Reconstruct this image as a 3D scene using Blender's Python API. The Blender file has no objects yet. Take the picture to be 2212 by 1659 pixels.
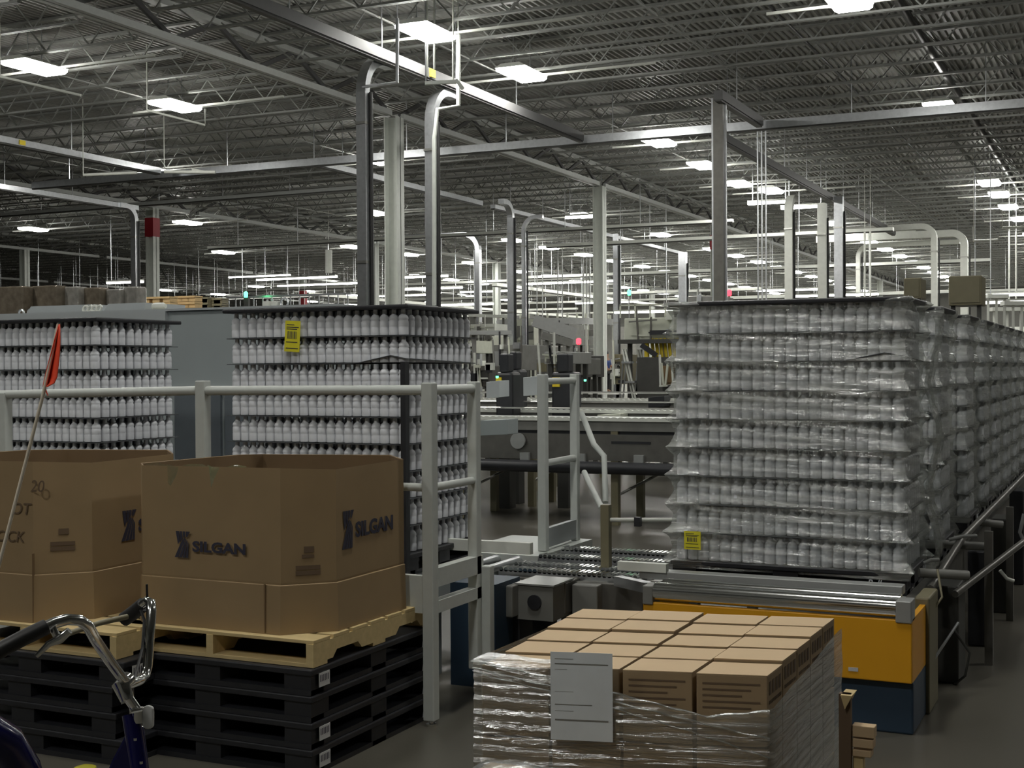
import bpy, math, random
import numpy as np
from mathutils import Matrix, Vector
random.seed(7)
sc = bpy.context.scene
COL = sc.collection
# ------------------------------------------------------------------ camera
F = 2860.0; CX, CY = 1106.0, 829.5
YAW = math.radians(25.09); PT = (829.5 - 797) / F; RO = .006; H = 1.9
fw = Vector((-math.sin(YAW)*math.cos(PT), math.cos(YAW)*math.cos(PT), -math.sin(PT)))
r0 = Vector((math.cos(YAW), math.sin(YAW), 0)); u0 = r0.cross(fw)
rt = r0*math.cos(RO) - u0*math.sin(RO); up = rt.cross(fw)
cam = bpy.data.cameras.new('camera'); co = bpy.data.objects.new('camera', cam); COL.objects.link(co)
cam.sensor_fit = 'HORIZONTAL'; cam.sensor_width = 36; cam.lens = F*36/2212; cam.clip_end = 400; cam.clip_start = .05
m = Matrix((rt, up, -fw)).transposed().to_4x4(); m.translation = (0, 0, H); co.matrix_world = m
sc.camera = co
# ------------------------------------------------------------------ world, exposure
w = bpy.data.worlds.new('world'); sc.world = w; w.use_nodes = True
w.node_tree.nodes['Background'].inputs[0].default_value = (.6, .65, .6, 1)
w.node_tree.nodes['Background'].inputs[1].default_value = .02
sc.view_settings.view_transform = 'Standard'; sc.view_settings.look = 'None'
sc.view_settings.exposure = 0.0; sc.view_settings.gamma = 1
sc.view_settings.use_curve_mapping = False
try:
    sc.cycles.use_denoising = True; sc.cycles.max_bounces = 7; sc.cycles.transparent_max_bounces = 24
    sc.cycles.diffuse_bounces = 3; sc.cycles.glossy_bounces = 3; sc.cycles.use_light_tree = True
    sc.cycles.sample_clamp_indirect = 4; sc.cycles.sample_clamp_direct = 30
except Exception: pass
LAMP = 70.0     # radiance of the lamps' lenses

# ------------------------------------------------------------------ pixel rays (for reading sizes off the photograph)
def ray(u, v): return fw + rt*((u-CX)/F) + up*((CY-v)/F)
def S(u, v, t): d = ray(u, v); return Vector((0, 0, H)) + d*t
def oz(u, v, z): d = ray(u, v); return S(u, v, (z-H)/d.z)
def ox(u, v, x): return S(u, v, x/ray(u, v).x)
def oy(u, v, y): return S(u, v, y/ray(u, v).y)

# ------------------------------------------------------------------ materials
M = {}
def mat(n, col, rough=.6, metal=0., noise=.12, scale=8., bump=0., emit=None, es=0., spec=.5, stretch=None, coord='Object'):
    if n in M: return M[n]
    m = bpy.data.materials.new(n); m.use_nodes = True; t = m.node_tree; N = t.nodes; L = t.links
    b = N['Principled BSDF']; M[n] = m
    b.inputs['Roughness'].default_value = rough; b.inputs['Metallic'].default_value = metal
    b.inputs['Specular IOR Level'].default_value = spec
    c = tuple(col)+(1,)
    tc = N.new('ShaderNodeTexCoord'); no = N.new('ShaderNodeTexNoise'); no.inputs['Scale'].default_value = scale
    no.inputs['Detail'].default_value = 4
    src = tc.outputs[coord]
    if stretch:
        mp = N.new('ShaderNodeMapping'); mp.inputs['Scale'].default_value = stretch; L.new(src, mp.inputs[0]); src = mp.outputs[0]
    L.new(src, no.inputs['Vector'])
    mx = N.new('ShaderNodeMix'); mx.data_type = 'RGBA'
    mx.inputs[6].default_value = tuple(x*(1-noise) for x in col)+(1,)
    mx.inputs[7].default_value = tuple(min(1, x*(1+noise)) for x in col)+(1,)
    L.new(no.outputs['Fac'], mx.inputs[0]); L.new(mx.outputs[2], b.inputs['Base Color'])
    if bump:
        bp = N.new('ShaderNodeBump'); bp.inputs['Strength'].default_value = bump; bp.inputs['Distance'].default_value = .01
        L.new(no.outputs['Fac'], bp.inputs['Height']); L.new(bp.outputs[0], b.inputs['Normal'])
    if emit:
        b.inputs['Emission Color'].default_value = tuple(emit)+(1,); b.inputs['Emission Strength'].default_value = es
    return m
mat('concrete', (.095, .088, .072), .3, 0, .35, .7, .05)
mat('deck', (.33, .335, .31), .5, 0, .1, 3)
mat('wallpaint', (.22, .22, .2), .7)
mat('joist', (.3, .31, .29), .55)
mat('girder', (.5, .52, .5), .5)
mat('web_dark', (.1, .1, .1), .5)
mat('column', (.66, .69, .64), .5)
mat('red', (.35, .02, .03), .5)
mat('black_pipe', (.02, .02, .02), .4)
mat('galv', (.62, .64, .66), .3, .85, .2, 12)
mat('steel', (.55, .55, .52), .28, .9, .2, 10)
mat('steel_dark', (.16, .155, .14), .4, .5, .25, 8)
mat('chrome', (.85, .86, .85), .12, 1, .05, 10)
mat('white_rail', (.56, .59, .56), .5, 0, .08, 20)
mat('offwhite', (.72, .74, .68), .5)
mat('bottle', (.76, .78, .82), .38, 0, .03, 30)
mat('sheet', (.07, .075, .08), .5)
mat('black_plastic', (.022, .023, .027), .42, 0, .3, 14)
mat('cabinet', (.33, .37, .375), .45, 0, .06, 3)
mat('cabinet_light', (.42, .45, .46), .45, 0, .06, 3)
mat('window_dark', (.13, .15, .165), .25)
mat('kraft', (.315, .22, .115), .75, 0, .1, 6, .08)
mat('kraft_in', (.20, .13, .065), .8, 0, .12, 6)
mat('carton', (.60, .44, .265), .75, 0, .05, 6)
mat('carton_shaded', (.36, .26, .15), .75, 0, .07, 6)  # carton colour darkened to put the shade of the sides into the paint
mat('ink', (.035, .035, .06), .6)
mat('ink_faint', (.15, .1, .06), .7)
mat('wood', (.62, .48, .24), .7, 0, .2, 5, .1, stretch=(1, 6, 6))
mat('wood_far', (.7, .5, .25), .7, 0, .2, 5)
mat('label_white', (.6, .6, .6), .5, 0, .2, 300)
mat('logo_white', (.62, .66, .7), .5)
mat('yellow_label', (.75, .68, .03), .5)
mat('yellow', (.78, .37, .012), .42, 0, .05, 4)
mat('yellow_bright', (.8, .62, .03), .45)
mat('navy', (.025, .05, .085), .5, 0, .15, 4)
mat('blue_paint', (.006, .006, .045), .12, 0, .1, 5)
mat('orange', (1., .085, .03), .6, emit=(1, .1, .03), es=0)
mat('pole', (.75, .68, .55), .5)
mat('rubber', (.012, .012, .012), .5)
mat('grey_dark', (.055, .055, .05), .5, 0, .3, 5)
mat('grey_mid', (.2, .2, .185), .45, 0, .3, 5)
mat('beige', (.62, .64, .54), .5)
mat('olive', (.2, .18, .11), .5)
mat('belt', (.7, .72, .7), .4, 0, .15, 40)
mat('blue_thing', (.03, .07, .28), .6)
mat('silver_grey', (.4, .41, .4), .4, .4)
mat('green_led', (.1, 1, .3), .5, emit=(.1, 1, .35), es=4)
mat('red_led', (1, .05, .1), .5, emit=(1, .04, .06), es=4)
mat('film_load', (.2, .17, .13), .22, .3, .7, 7, 1.)
mat('film_load_pale', (.38, .37, .34), .22, .4, .6, 7, 1.)
mat('reflector', (.55, .56, .55), .3, 0, .1, 60)
mat('paper', (.72, .77, .8), .6)
mat('lens', (1, 1, 1), .5, emit=(1, .985, .93), es=LAMP)

def film_mat(n, base=.06, amt=.5, scale=(1.2, 1.2, 9), haze=(.8, .82, .8), hz=.1, bump=.6, ns=6., rough=.12):
    m = bpy.data.materials.new(n); m.use_nodes = True; t = m.node_tree; N = t.nodes; L = t.links; N.clear()
    o = N.new('ShaderNodeOutputMaterial'); tr = N.new('ShaderNodeBsdfTransparent'); gl = N.new('ShaderNodeBsdfGlossy')
    df = N.new('ShaderNodeBsdfDiffuse'); df.inputs[0].default_value = haze+(1,)
    tr.inputs[0].default_value = (.93, .94, .93, 1)
    gl.inputs['Roughness'].default_value = rough; gl.inputs[0].default_value = (.9, .92, .92, 1)
    tc = N.new('ShaderNodeTexCoord'); mp = N.new('ShaderNodeMapping'); mp.inputs['Scale'].default_value = scale
    no = N.new('ShaderNodeTexNoise'); no.inputs['Scale'].default_value = ns; no.inputs['Detail'].default_value = 5
    no.inputs['Distortion'].default_value = .6
    L.new(tc.outputs['Object'], mp.inputs[0]); L.new(mp.outputs[0], no.inputs['Vector'])
    bp = N.new('ShaderNodeBump'); bp.inputs['Strength'].default_value = bump; bp.inputs['Distance'].default_value = .03
    L.new(no.outputs['Fac'], bp.inputs['Height']); L.new(bp.outputs[0], gl.inputs['Normal'])
    lw = N.new('ShaderNodeLayerWeight'); lw.inputs[0].default_value = .35; L.new(bp.outputs[0], lw.inputs['Normal'])
    mr = N.new('ShaderNodeMapRange'); mr.inputs[3].default_value = base; mr.inputs[4].default_value = amt
    L.new(lw.outputs['Facing'], mr.inputs[0])
    n2 = N.new('ShaderNodeTexNoise'); n2.inputs['Scale'].default_value = 1.7; L.new(mp.outputs[0], n2.inputs['Vector'])
    m2 = N.new('ShaderNodeMapRange'); m2.inputs[1].default_value = .42; m2.inputs[2].default_value = .72
    m2.inputs[3].default_value = hz*.45; m2.inputs[4].default_value = hz*2.6; L.new(n2.outputs['Fac'], m2.inputs[0])
    a = N.new('ShaderNodeMixShader'); b = N.new('ShaderNodeMixShader')
    L.new(m2.outputs[0], a.inputs[0]); L.new(tr.outputs[0], a.inputs[1]); L.new(df.outputs[0], a.inputs[2])
    L.new(mr.outputs[0], b.inputs[0]); L.new(a.outputs[0], b.inputs[1]); L.new(gl.outputs[0], b.inputs[2])
    L.new(b.outputs[0], o.inputs[0]); M[n] = m; return m
film_mat('film', .10, .5, (1.2, 1.2, 9), haze=(.6, .62, .58), hz=.2, bump=.6)
film_mat('film_near', .27, .75, (1., 1., 14), haze=(.5, .52, .5), hz=.14, bump=.55, ns=3.5, rough=.2)
mat('yellow_dull', (.4, .37, .03), .6)
mat('skin', (.5, .3, .2), .6)
mat('strip', (1, 1, 1), .5, emit=(1, .98, .92), es=14)
film_mat('bag', .1, .5, (3, 3, 3), haze=(.5, .55, .3), hz=.2)

# ------------------------------------------------------------------ mesh helpers
OFF = {}
def tag(o, label=None, cat=None, group=None, kind=None):
    if label: o['label'] = label
    if cat: o['category'] = cat
    if group: o['group'] = group
    if kind: o['kind'] = kind
    return o
def thing(name, label, cat, loc, group=None):
    o = bpy.data.objects.new(name, None); COL.objects.link(o); o.location = loc; o.empty_display_size = .1
    OFF[o.name] = Vector(loc); return tag(o, label, cat, group)
class MB:
    def __init__(s): s.v = []; s.f = []
    def box(s, x0, x1, y0, y1, z0, z1):
        n = len(s.v)
        s.v += [(x0,y0,z0),(x1,y0,z0),(x1,y1,z0),(x0,y1,z0),(x0,y0,z1),(x1,y0,z1),(x1,y1,z1),(x0,y1,z1)]
        s.f += [tuple(n+i for i in q) for q in ((0,3,2,1),(4,5,6,7),(0,1,5,4),(1,2,6,5),(2,3,7,6),(3,0,4,7))]
        return s
    def poly(s, pts):
        n = len(s.v); s.v += [tuple(p) for p in pts]; s.f.append(tuple(range(n, n+len(pts)))); return s
    def prism(s, pts, d):          # extrude a flat polygon by vector d
        n = len(s.v); k = len(pts); d = Vector(d)
        s.v += [tuple(p) for p in pts] + [tuple(Vector(p)+d) for p in pts]
        s.f.append(tuple(range(n+k-1, n-1, -1))); s.f.append(tuple(range(n+k, n+2*k)))
        for i in range(k): j = (i+1) % k; s.f.append((n+i, n+j, n+k+j, n+k+i))
        return s
    def bar(s, a, b, w, h=None, upv=(0, 0, 1)):
        a = Vector(a); b = Vector(b); h = h or w; d = (b-a).normalized(); u = Vector(upv)
        if abs(d.dot(u)) > .95: u = Vector((0, 1, 0)) if abs(d.y) < .9 else Vector((1, 0, 0))
        x = d.cross(u).normalized(); y = x.cross(d); n = len(s.v)
        for p in (a, b):
            for i, j in ((-1,-1),(1,-1),(1,1),(-1,1)): s.v.append(tuple(p + x*(w/2*i) + y*(h/2*j)))
        s.f += [tuple(n+i for i in q) for q in ((0,1,2,3),(7,6,5,4),(0,4,5,1),(1,5,6,2),(2,6,7,3),(3,7,4,0))]
        return s
    def tube(s, pts, r, n=10, cap=True):
        pts = [Vector(p) for p in pts]; k = len(pts); rr = r if isinstance(r, (list, tuple)) else [r]*k
        base = len(s.v); px = None
        for i, p in enumerate(pts):
            d = (pts[min(i+1, k-1)] - pts[max(i-1, 0)]).normalized()
            if px is None:
                u = Vector((0, 0, 1)) if abs(d.z) < .9 else Vector((1, 0, 0)); x = d.cross(u).normalized()
            else: x = (px - d*px.dot(d)).normalized()
            px = x; y = d.cross(x)
            for j in range(n):
                t = 2*math.pi*j/n; s.v.append(tuple(p + (x*math.cos(t) + y*math.sin(t))*rr[i]))
        for i in range(k-1):
            for j in range(n):
                q = (j+1) % n; s.f.append((base+i*n+j, base+i*n+q, base+(i+1)*n+q, base+(i+1)*n+j))
        if cap: s.f.append(tuple(base+j for j in range(n-1, -1, -1))); s.f.append(tuple(base+(k-1)*n+j for j in range(n)))
        return s
    def lathe(s, prof, c=(0, 0, 0), n=12, axis='z'):
        b = len(s.v); k = len(prof)
        for r, z in prof:
            for j in range(n):
                t = 2*math.pi*j/n; p = (r*math.cos(t), r*math.sin(t), z)
                if axis == 'x': p = (p[2], p[0], p[1])
                if axis == 'y': p = (p[0], p[2], p[1])
                s.v.append((p[0]+c[0], p[1]+c[1], p[2]+c[2]))
        for i in range(k-1):
            for j in range(n): q = (j+1) % n; s.f.append((b+i*n+j, b+i*n+q, b+(i+1)*n+q, b+(i+1)*n+j))
        s.f.append(tuple(b+j for j in range(n-1, -1, -1))); s.f.append(tuple(b+(k-1)*n+j for j in range(n)))
        return s
    def build(s, name, mt, parent=None, smooth=False, bevel=0, origin=None):
        me = bpy.data.meshes.new(name)
        if parent is not None: o0 = OFF[parent.name]
        elif origin is not None: o0 = Vector(origin)
        else:
            a = np.array(s.v); lo = a.min(0); hi = a.max(0); o0 = Vector(((lo[0]+hi[0])/2, (lo[1]+hi[1])/2, lo[2]))
        me.from_pydata([(x-o0.x, y-o0.y, z-o0.z) for x, y, z in s.v], [], s.f)
        me.materials.append(M[mt])
        if smooth:
            me.polygons.foreach_set('use_smooth', [True]*len(me.polygons))
            try: me.set_sharp_from_angle(angle=math.radians(50))
            except Exception: pass
        o = bpy.data.objects.new(name, me); COL.objects.link(o)
        if parent is not None: o.parent = parent
        else: o.location = o0
        OFF[o.name] = o0
        if bevel:
            md = o.modifiers.new('bevel', 'BEVEL'); md.width = bevel; md.segments = 2; md.limit_method = 'ANGLE'
        return o
def child_off(o, p): OFF[o.name] = OFF[p.name]
def arc(c, r, a0, a1, ux, uy, n=8):
    c = Vector(c); ux = Vector(ux); uy = Vector(uy)
    return [c + ux*(r*math.cos(a0+(a1-a0)*i/n)) + uy*(r*math.sin(a0+(a1-a0)*i/n)) for i in range(n+1)]
def text(s, size, origin, ux, uy, mt, parent, name, sx=1., off=0., shear=0.):
    cu = bpy.data.curves.new(name, 'FONT'); cu.body = s; cu.size = size; cu.offset = off; cu.shear = shear; cu.extrude = 0.0008
    cu.resolution_u = 3
    t = bpy.data.objects.new('tmp', cu); COL.objects.link(t); bpy.context.view_layer.update()
    me = bpy.data.meshes.new_from_object(t); bpy.data.objects.remove(t)
    ux = Vector(ux).normalized(); uy = Vector(uy).normalized(); n = ux.cross(uy)
    o0 = OFF[parent.name]; origin = Vector(origin)
    for v in me.vertices:
        p = origin + ux*(v.co.x*sx) + uy*v.co.y + n*v.co.z - o0; v.co = p
    me.materials.clear(); me.materials.append(M[mt])
    o = bpy.data.objects.new(name, me); COL.objects.link(o); o.parent = parent; child_off(o, parent); return o
def copy_tree(o, parent=None):
    c = o.copy(); COL.objects.link(c); c.parent = parent
    OFF[c.name] = OFF.get(o.name, Vector((0, 0, 0)))
    for ch in [x for x in bpy.data.objects if x.parent == o]: copy_tree(ch, c)
    return c
KIDS = {}
def tree_copy_fast(root, kids, loc, rz=0):
    c = root.copy(); COL.objects.link(c); c.location = loc; c.rotation_euler = (0, 0, rz)
    for k in kids:
        q = k.copy(); COL.objects.link(q); q.parent = c
    return c
def struct(o): o['kind'] = 'structure'; return o

# ================================================================== SETTING
XL, XR, YB, YF, ZC = -125., 30., -14., 128., 9.32
struct(MB().box(XL, XR, YB, YF, -.2, 0).build('floor', 'concrete'))
# corrugated roof deck, ribs along Y
p = .15; nx = int((XR-XL)/p); vs = []; fs = []
for i in range(nx):
    x = XL + i*p
    for dx, dz in ((0, 0), (.045, 0), (.065, .06), (.13, .06)):
        vs += [(x+dx, YB, ZC+dz), (x+dx, YF, ZC+dz)]
for i in range(len(vs)//2-1): fs.append((2*i, 2*i+1, 2*i+3, 2*i+2))
mb = MB(); mb.v = vs; mb.f = fs
struct(mb.build('ceiling', 'deck', origin=(0, 0, ZC)))
struct(MB().box(XL, XR, YF, YF+.2, 0, 9.5).build('wall_front', 'wallpaint'))
struct(MB().box(XL, XR, YB-.2, YB, 0, 9.5).build('wall_back', 'wallpaint'))
struct(MB().box(XL-.2, XL, YB, YF, 0, 9.5).build('wall_left', 'wallpaint'))
struct(MB().box(XR, XR+.2, YB, YF, 0, 9.5).build('wall_right', 'wallpaint'))

# --- open web joists (one per bay), running along X
GX = [-17.4-18.3*k for k in range(-2, 6)]           # girder lines, X
BAY = 18.3; JY0 = 24.2; JS = 1.53; GY0 = 30.0; GBAY = 14.7
def joist_mb(L, n, x0=0., y0=0., z0=8.6, fine=True):
    mb = MB(); zt = ZC-.01; zb = z0
    mb.box(x0, x0+L, y0-.07, y0+.07, zt-.05, zt)
    mb.box(x0+.9, x0+L-.9, y0-.055, y0-.012, zb, zb+.045) if fine else mb.box(x0+.9, x0+L-.9, y0-.055, y0+.055, zb, zb+.045)
    if fine: mb.box(x0+.9, x0+L-.9, y0+.012, y0+.055, zb, zb+.045)
    w = (L-1.8)/n
    for i in range(n):
        a = x0+.9+i*w
        mb.bar((a, y0, zb+.02), (a+w/2, y0, zt-.03), .028); mb.bar((a+w/2, y0, zt-.03), (a+w, y0, zb+.02), .028)
    mb.bar((x0+.02, y0, zt-.05), (x0+.9, y0, zb+.02), .03); mb.bar((x0+L-.02, y0, zt-.05), (x0+L-.9, y0, zb+.02), .03)
    return mb
J0 = joist_mb(BAY, 14).build('roof_joist', 'joist', origin=(0, 0, 0))
tag(J0, 'grey open-web steel joist running under the corrugated roof deck', 'roof joist', 'open-web joists under the roof deck')
first = True; far = MB(); nj = 0
for k in range(-9, 63):
    y = JY0 + JS*k
    for gx in GX:
        x = gx - BAY
        # keep bays the camera can see
        a = [((cx_*math.cos(YAW) + y*math.sin(YAW)) / max(.1, (-cx_*math.sin(YAW) + y*math.cos(YAW)))) for cx_ in (x, x+BAY)]
        if max(a) < -.42 or min(a) > .42 or y < 12 or x < XL: continue
        if y < 84 and nj < 270:
            if first: o = J0; first = False
            else: o = J0.copy(); COL.objects.link(o)
            o.location = (x, y, 0); nj += 1
        else:
            q = joist_mb(BAY, 12, x, y, fine=False); n = len(far.v); far.v += q.v; far.f += [tuple(i+n for i in f) for f in q.f]
fo = far.build('roof_joists', 'joist'); tag(fo, 'mass of far grey roof joists beyond the last big lamps', 'roof joists', kind='stuff')

# --- joist girders along Y, thick dark webs
def girder(x, y):
    t = thing('roof_girder', 'pale bottomed truss girder carrying the roof joists from column to column', 'roof girder', (x, y, 8.46), 'truss girders over the columns')
    c = MB(); c.box(x-.13, x-.02, y+.3, y+GBAY-.3, 8.46, 8.60); c.box(x+.02, x+.13, y+.3, y+GBAY-.3, 8.46, 8.60); c.build('bottom_chord', 'girder', t)
    MB().box(x-.11, x+.11, y, y+GBAY, 9.14, 9.26).build('top_chord', 'girder', t)
    wb = MB(); n = 5; d = (GBAY-.6)/n
    for i in range(n):
        a = y+.3+i*d
        wb.bar((x, a, 8.55), (x, a+d*.5, 9.2), .10, .07, (1, 0, 0)); wb.bar((x, a+d*.5, 9.2), (x, a+d, 8.55), .10, .07, (1, 0, 0))
    wb.build('web', 'web_dark', t); return t
g0 = girder(0, 0); gk = [o for o in bpy.data.objects if o.parent == g0]; used = False
cc = MB().box(-.19, .19, -.19, -.17, 0, 8.46); cc.box(-.19, .19, .17, .19, 0, 8.46); cc.box(-.012, .012, -.17, .17, 0, 8.46)
for gx in GX:
    for k in range(-1, 7):
        y = GY0 + k*GBAY
        a = [((gx*math.cos(YAW) + yy*math.sin(YAW)) / max(.1, (-gx*math.sin(YAW) + yy*math.cos(YAW)))) for yy in (y, y+GBAY)]
        if max(a) < -.40 or min(a) > .40: continue
        if not used: g0.location = (gx, y, 8.46); used = True
        else: tree_copy_fast(g0, gk, (gx, y, 8.46))
# --- columns
def column(name, x, y, label, red=None, wide=.38):
    h = wide/2; t = thing(name, label, 'column', (x, y, 0), None if red is not None or label else None)
    c = MB().box(x-h, x-h+.03, y-h, y+h, 0, 8.46); c.box(x+h-.03, x+h, y-h, y+h, 0, 8.46); c.box(x-h, x+h, y-.015, y+.015, 0, 8.46)
    c.build('shaft', 'column', t)
    MB().box(x-h-.06, x+h+.06, y-h-.06, y+h+.06, 0, .03).build('base_plate', 'steel_dark', t)
    if red: MB().box(x-h-.02, x+h+.02, y-h-.02, y+h+.02, red[0], red[1]).build('red_sleeve', 'red', t)
    return t
for (gx, k, lab, red) in ((GX[2], 0, 'thick white steel column behind the unwrapped middle bottle stack, nearest of the columns', None),
    (GX[2], 1, 'white steel column standing beyond the conveyors, right of the near silver ducts', None),
    (GX[2], 2, 'white column with a red sleeve behind the left end of the wrapped stack', (7.35, 8.0)),
    (GX[3], .83, 'white column with a red sleeve over the grey enclosure, left of the near ducts', (7.3, 8.05)),
    (GX[4], 1.6, 'grey column at the far left behind the wrapped loads', None),
    (GX[4], 3.4, 'slim far column with a dark red sleeve right of the stacked wooden pallets', (6.2, 7.6)),
    (GX[2], 3, 'far white column right of the paired wires above the wrapped stack', None),
    (GX[2], 4, 'far white column beside the silver drop ducts at the right', None),
    (GX[3], 2, 'far white column seen just right of the near steel column', None),
    (GX[3], 3, 'far white column between the gooseneck ducts at the centre', None),
    (GX[3], 4, 'far white column behind the curved overhead conveyor', None),
    (GX[4], 4, 'distant white column behind the enclosure roof edge', None),
    (GX[3], 5, 'distant column behind the beige machine with the railing', None),
    (GX[2], 5, 'distant column near the far lamps above the wrapped stack', None)):
    column('steel_column', gx, GY0+k*GBAY, lab, red)
# bridging rods + sprinkler main along Y
for i, x in enumerate((-8.2, -13, -22, -26.6, -31.2, -40)):
    tag(MB().bar((x, 14, 8.62), (x, 100, 8.62), .03).build('bridging_rod', 'joist'), 'thin straight bridging rod tying the joist bottoms together', 'rod', 'bridging rods between joists')
tag(MB().tube([(-4.05, 16, 8.9), (-4.05, 110, 8.9)], .088, 10).build('sprinkler_main', 'black_pipe', smooth=True), 'long black sprinkler pipe running deep into the hall at upper right', 'pipe')
tag(MB().tube([(-6.4, 24, 8.95), (-6.4, 110, 8.95)], .035, 8).build('sprinkler_branch', 'black_pipe', smooth=True), 'thin dark pipe left of the black sprinkler main', 'pipe')
tag(MB().tube([(-2.6, 34, 8.95), (-2.6, 110, 8.95)], .045, 8).build('sprinkler_branch', 'black_pipe', smooth=True), 'thin dark pipe right of the black sprinkler main', 'pipe')
for i, (x, y) in enumerate(((-18.6, 24.0), (-19.2, 45), (-10.8, 37))):
    pass

# ================================================================== LAMPS
def lamp_proto():
    t = thing('high_bay_lamp', 'bright rectangular high-bay lamp hung under the joists', 'ceiling lamp', (0, 0, 0))
    h = MB(); h.prism([(-.36, -.62, .12), (.36, -.62, .12), (.22, -.62, .2), (-.22, -.62, .2)], (0, 1.24, 0)); h.build('housing', 'offwhite', t)
    l = MB(); l.prism([(-.34, -.6, .119), (-.34, -.6, .06), (-.27, -.6, .02), (.27, -.6, .02), (.34, -.6, .06), (.34, -.6, .119)], (0, 1.2, 0)); l.build('lens', 'lens', t)
    MB().bar((-.2, 0, .2), (-.2, 0, 1.04), .015).bar((.2, 0, .2), (.2, 0, 1.04), .015).build('hanger', 'galv', t); MB().bar((-1.5, .25, .07), (-.35, .25, .07), .05).bar((.35, .25, .07), (3.0, .25, .07), .05).build('lit_chord_bar', 'offwhite', t)  # white side bars are added, standing in for joist chords lit by the lamp
    return t
L0 = lamp_proto(); lk = [o for o in bpy.data.objects if o.parent == L0]; lu = [False]
def lamp(x, y, label, group=None, z=8.28):
    if not lu[0]: o = L0; o.location = (x, y, z); lu[0] = True
    else: o = tree_copy_fast(L0, lk, (x, y, z))
    o['label'] = label
    if group: o['group'] = group
    elif 'group' in o: del o['group']
NEAR = [(75, 145, 'big bright lamp at the far upper left of the ceiling'), (378, 228, 'bright lamp with a thin conduit loop beside it, second from the upper left'),
 (920, 70, 'largest bright lamp above the twin silver ducts'), (1127, 160, 'bright lamp right of the silver ducts below the largest one'),
 (1830, 0, 'bright lamp cut by the top edge of the view at right'), (325, 368, 'bright lamp over the grey enclosure under the long silver tray'),
 (1423, 307, 'bright lamp just below the long cross tray at centre right'), (1517, 357, 'round looking lamp left of the tall dark duct'),
 (1595, 397, 'lamp between the tall duct and the paired wires'), (1665, 412, 'lamp behind the paired vertical wires'), (815, 347, 'lamp peeking between the left silver duct and the white column'),
 (2030, 232, 'small lamp above the cross tray at upper right'), (2137, 395, 'lamp at the right edge, first of the descending row'), (2158, 420, 'lamp at the right edge, second of the descending row'),
 (2178, 447, 'lamp at the right edge, third of the descending row'), (2203, 473, 'lamp cut by the right edge of the view'), (72, 495, 'lamp above the wrapped loads at far left'),
 (405, 481, 'lamp right beside the red sleeved column'), (483, 545, 'lamp right of the red sleeved column and lower'), (808, 460, 'lamp behind the near ducts above the bent pipe'),
 (1107, 519, 'lamp by the tall gooseneck duct at centre'), (1258, 465, 'glaring lamp just left of the second white column'), (1427, 507, 'lamp right of the second white column'),
 (760, 533, 'lamp left of the near silver ducts'), (1018, 568, 'small lamp left of the gooseneck ducts')]
done = []
for u, v, lab in NEAR:
    q = oz(u, v, 8.36); done.append((q.x, q.y)); lamp(q.x, q.y, lab)
for X in (-4.5, -12.3, -20.7, -28.2, -36.8, -44.5):
    for k in range(18):
        y = 45.2 + 4.95*k
        if y > 122: continue
        if X < -40 and y < 75: continue
        if min((abs(X-a)+abs(y-b)) for a, b in done) < 4.2: continue
        if y < 58: continue
        lamp(X, y, 'far lamp in the receding rows near the hall end', 'far lamps in receding rows')
for X in (-53, -61, -70):
    for k in range(6): lamp(X, 84+7*k, 'far lamp in the left rear rows of the hall', 'far lamps at left rear')
for x, y in ((-20.8, 15.5), (-12.2, 12), (-4.5, 14.5), (-2.6, 5.2), (4.2, 11.5), (-12.2, 4.5), (-9, -2.5), (-2.2, -2.4), (4, 22), (4, 34), (4, 46), (-28.5, 23)):
    lamp(x, y, 'lamp of the near rows overhead, outside the view', 'near lamps overhead')

# ================================================================== BUSWAYS, TRAYS, DUCTS
def tray(name, a, b, w, h, label, mt='galv', rods=0, cat='cable tray', mats2='grey_dark'):
    a = Vector(a); b = Vector(b); mid = (a+b)/2
    t = thing(name, label, cat, (mid.x, mid.y, min(a.z, b.z)-h/2))
    MB().bar(a, b, w, h).build('channel', mt, t)
    d = (b-a).normalized(); s = Vector((-d.y, d.x, 0)); z = Vector((0, 0, 1))
    k = MB(); k.bar(a-z*(h/2+.02), b-z*(h/2+.02), w*.7, .04); k.build('bottom_strip', mats2, t)
    n = int((b-a).length/3)
    for i in range(n):
        p = a + d*(1.5+3*i); MB().bar(p+z*(h/2), Vector((p.x, p.y, 9.3)), .02).build('hanger_rod', 'galv', t)
    return t
tray('busway', (-12.72, 14, 7.8), (-12.72, 31.4, 7.8), .16, .2, 'dark long busway running from the top of the view past the twin ducts', 'web_dark')
tray('busway', (-31.5, 31.6, 7.8), (-.5, 31.9, 7.8), .12, .2, 'long silver busway crossing the whole view below the big lamps', 'galv')
tray('busway', (-8.1, 27.9, 7.8), (-8.1, 31.4, 7.8), .2, .2, 'short dark busway from the top of the tall duct to the cross tray', 'web_dark')
tray('busway', (-9.5, 32.3, 7.8), (-9.5, 60, 7.8), .2, .2, 'dark busway descending toward the far drop ducts at right', 'web_dark')
tray('cable_tray', (-26, 17, 7.8), (-26, 31.0, 7.8), .25, .16, 'silver tray with a yellow tag at the left edge', 'galv')
tray('cable_tray', (-32.6, 24, 7.8), (-32.6, 37.7, 7.8), .2, .16, 'bright silver tray ending in the left gooseneck duct', 'galv')
tray('busway', (-21, 31.7, 7.8), (-21, 42.3, 7.8), .2, .16, 'silver busway running from the cross tray to the centre gooseneck duct', 'galv')
tray('cable_tray', (-21.0, 43.3, 7.8), (-21.0, 66, 7.8), .2, .14, 'tray continuing past the centre gooseneck duct into the hall', 'galv')
tray('cable_tray', (-44, 40.1, 8.3), (-24.5, 39.9, 8.3), .25, .12, 'pale beam crossing above the red sleeved column', 'girder')
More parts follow.
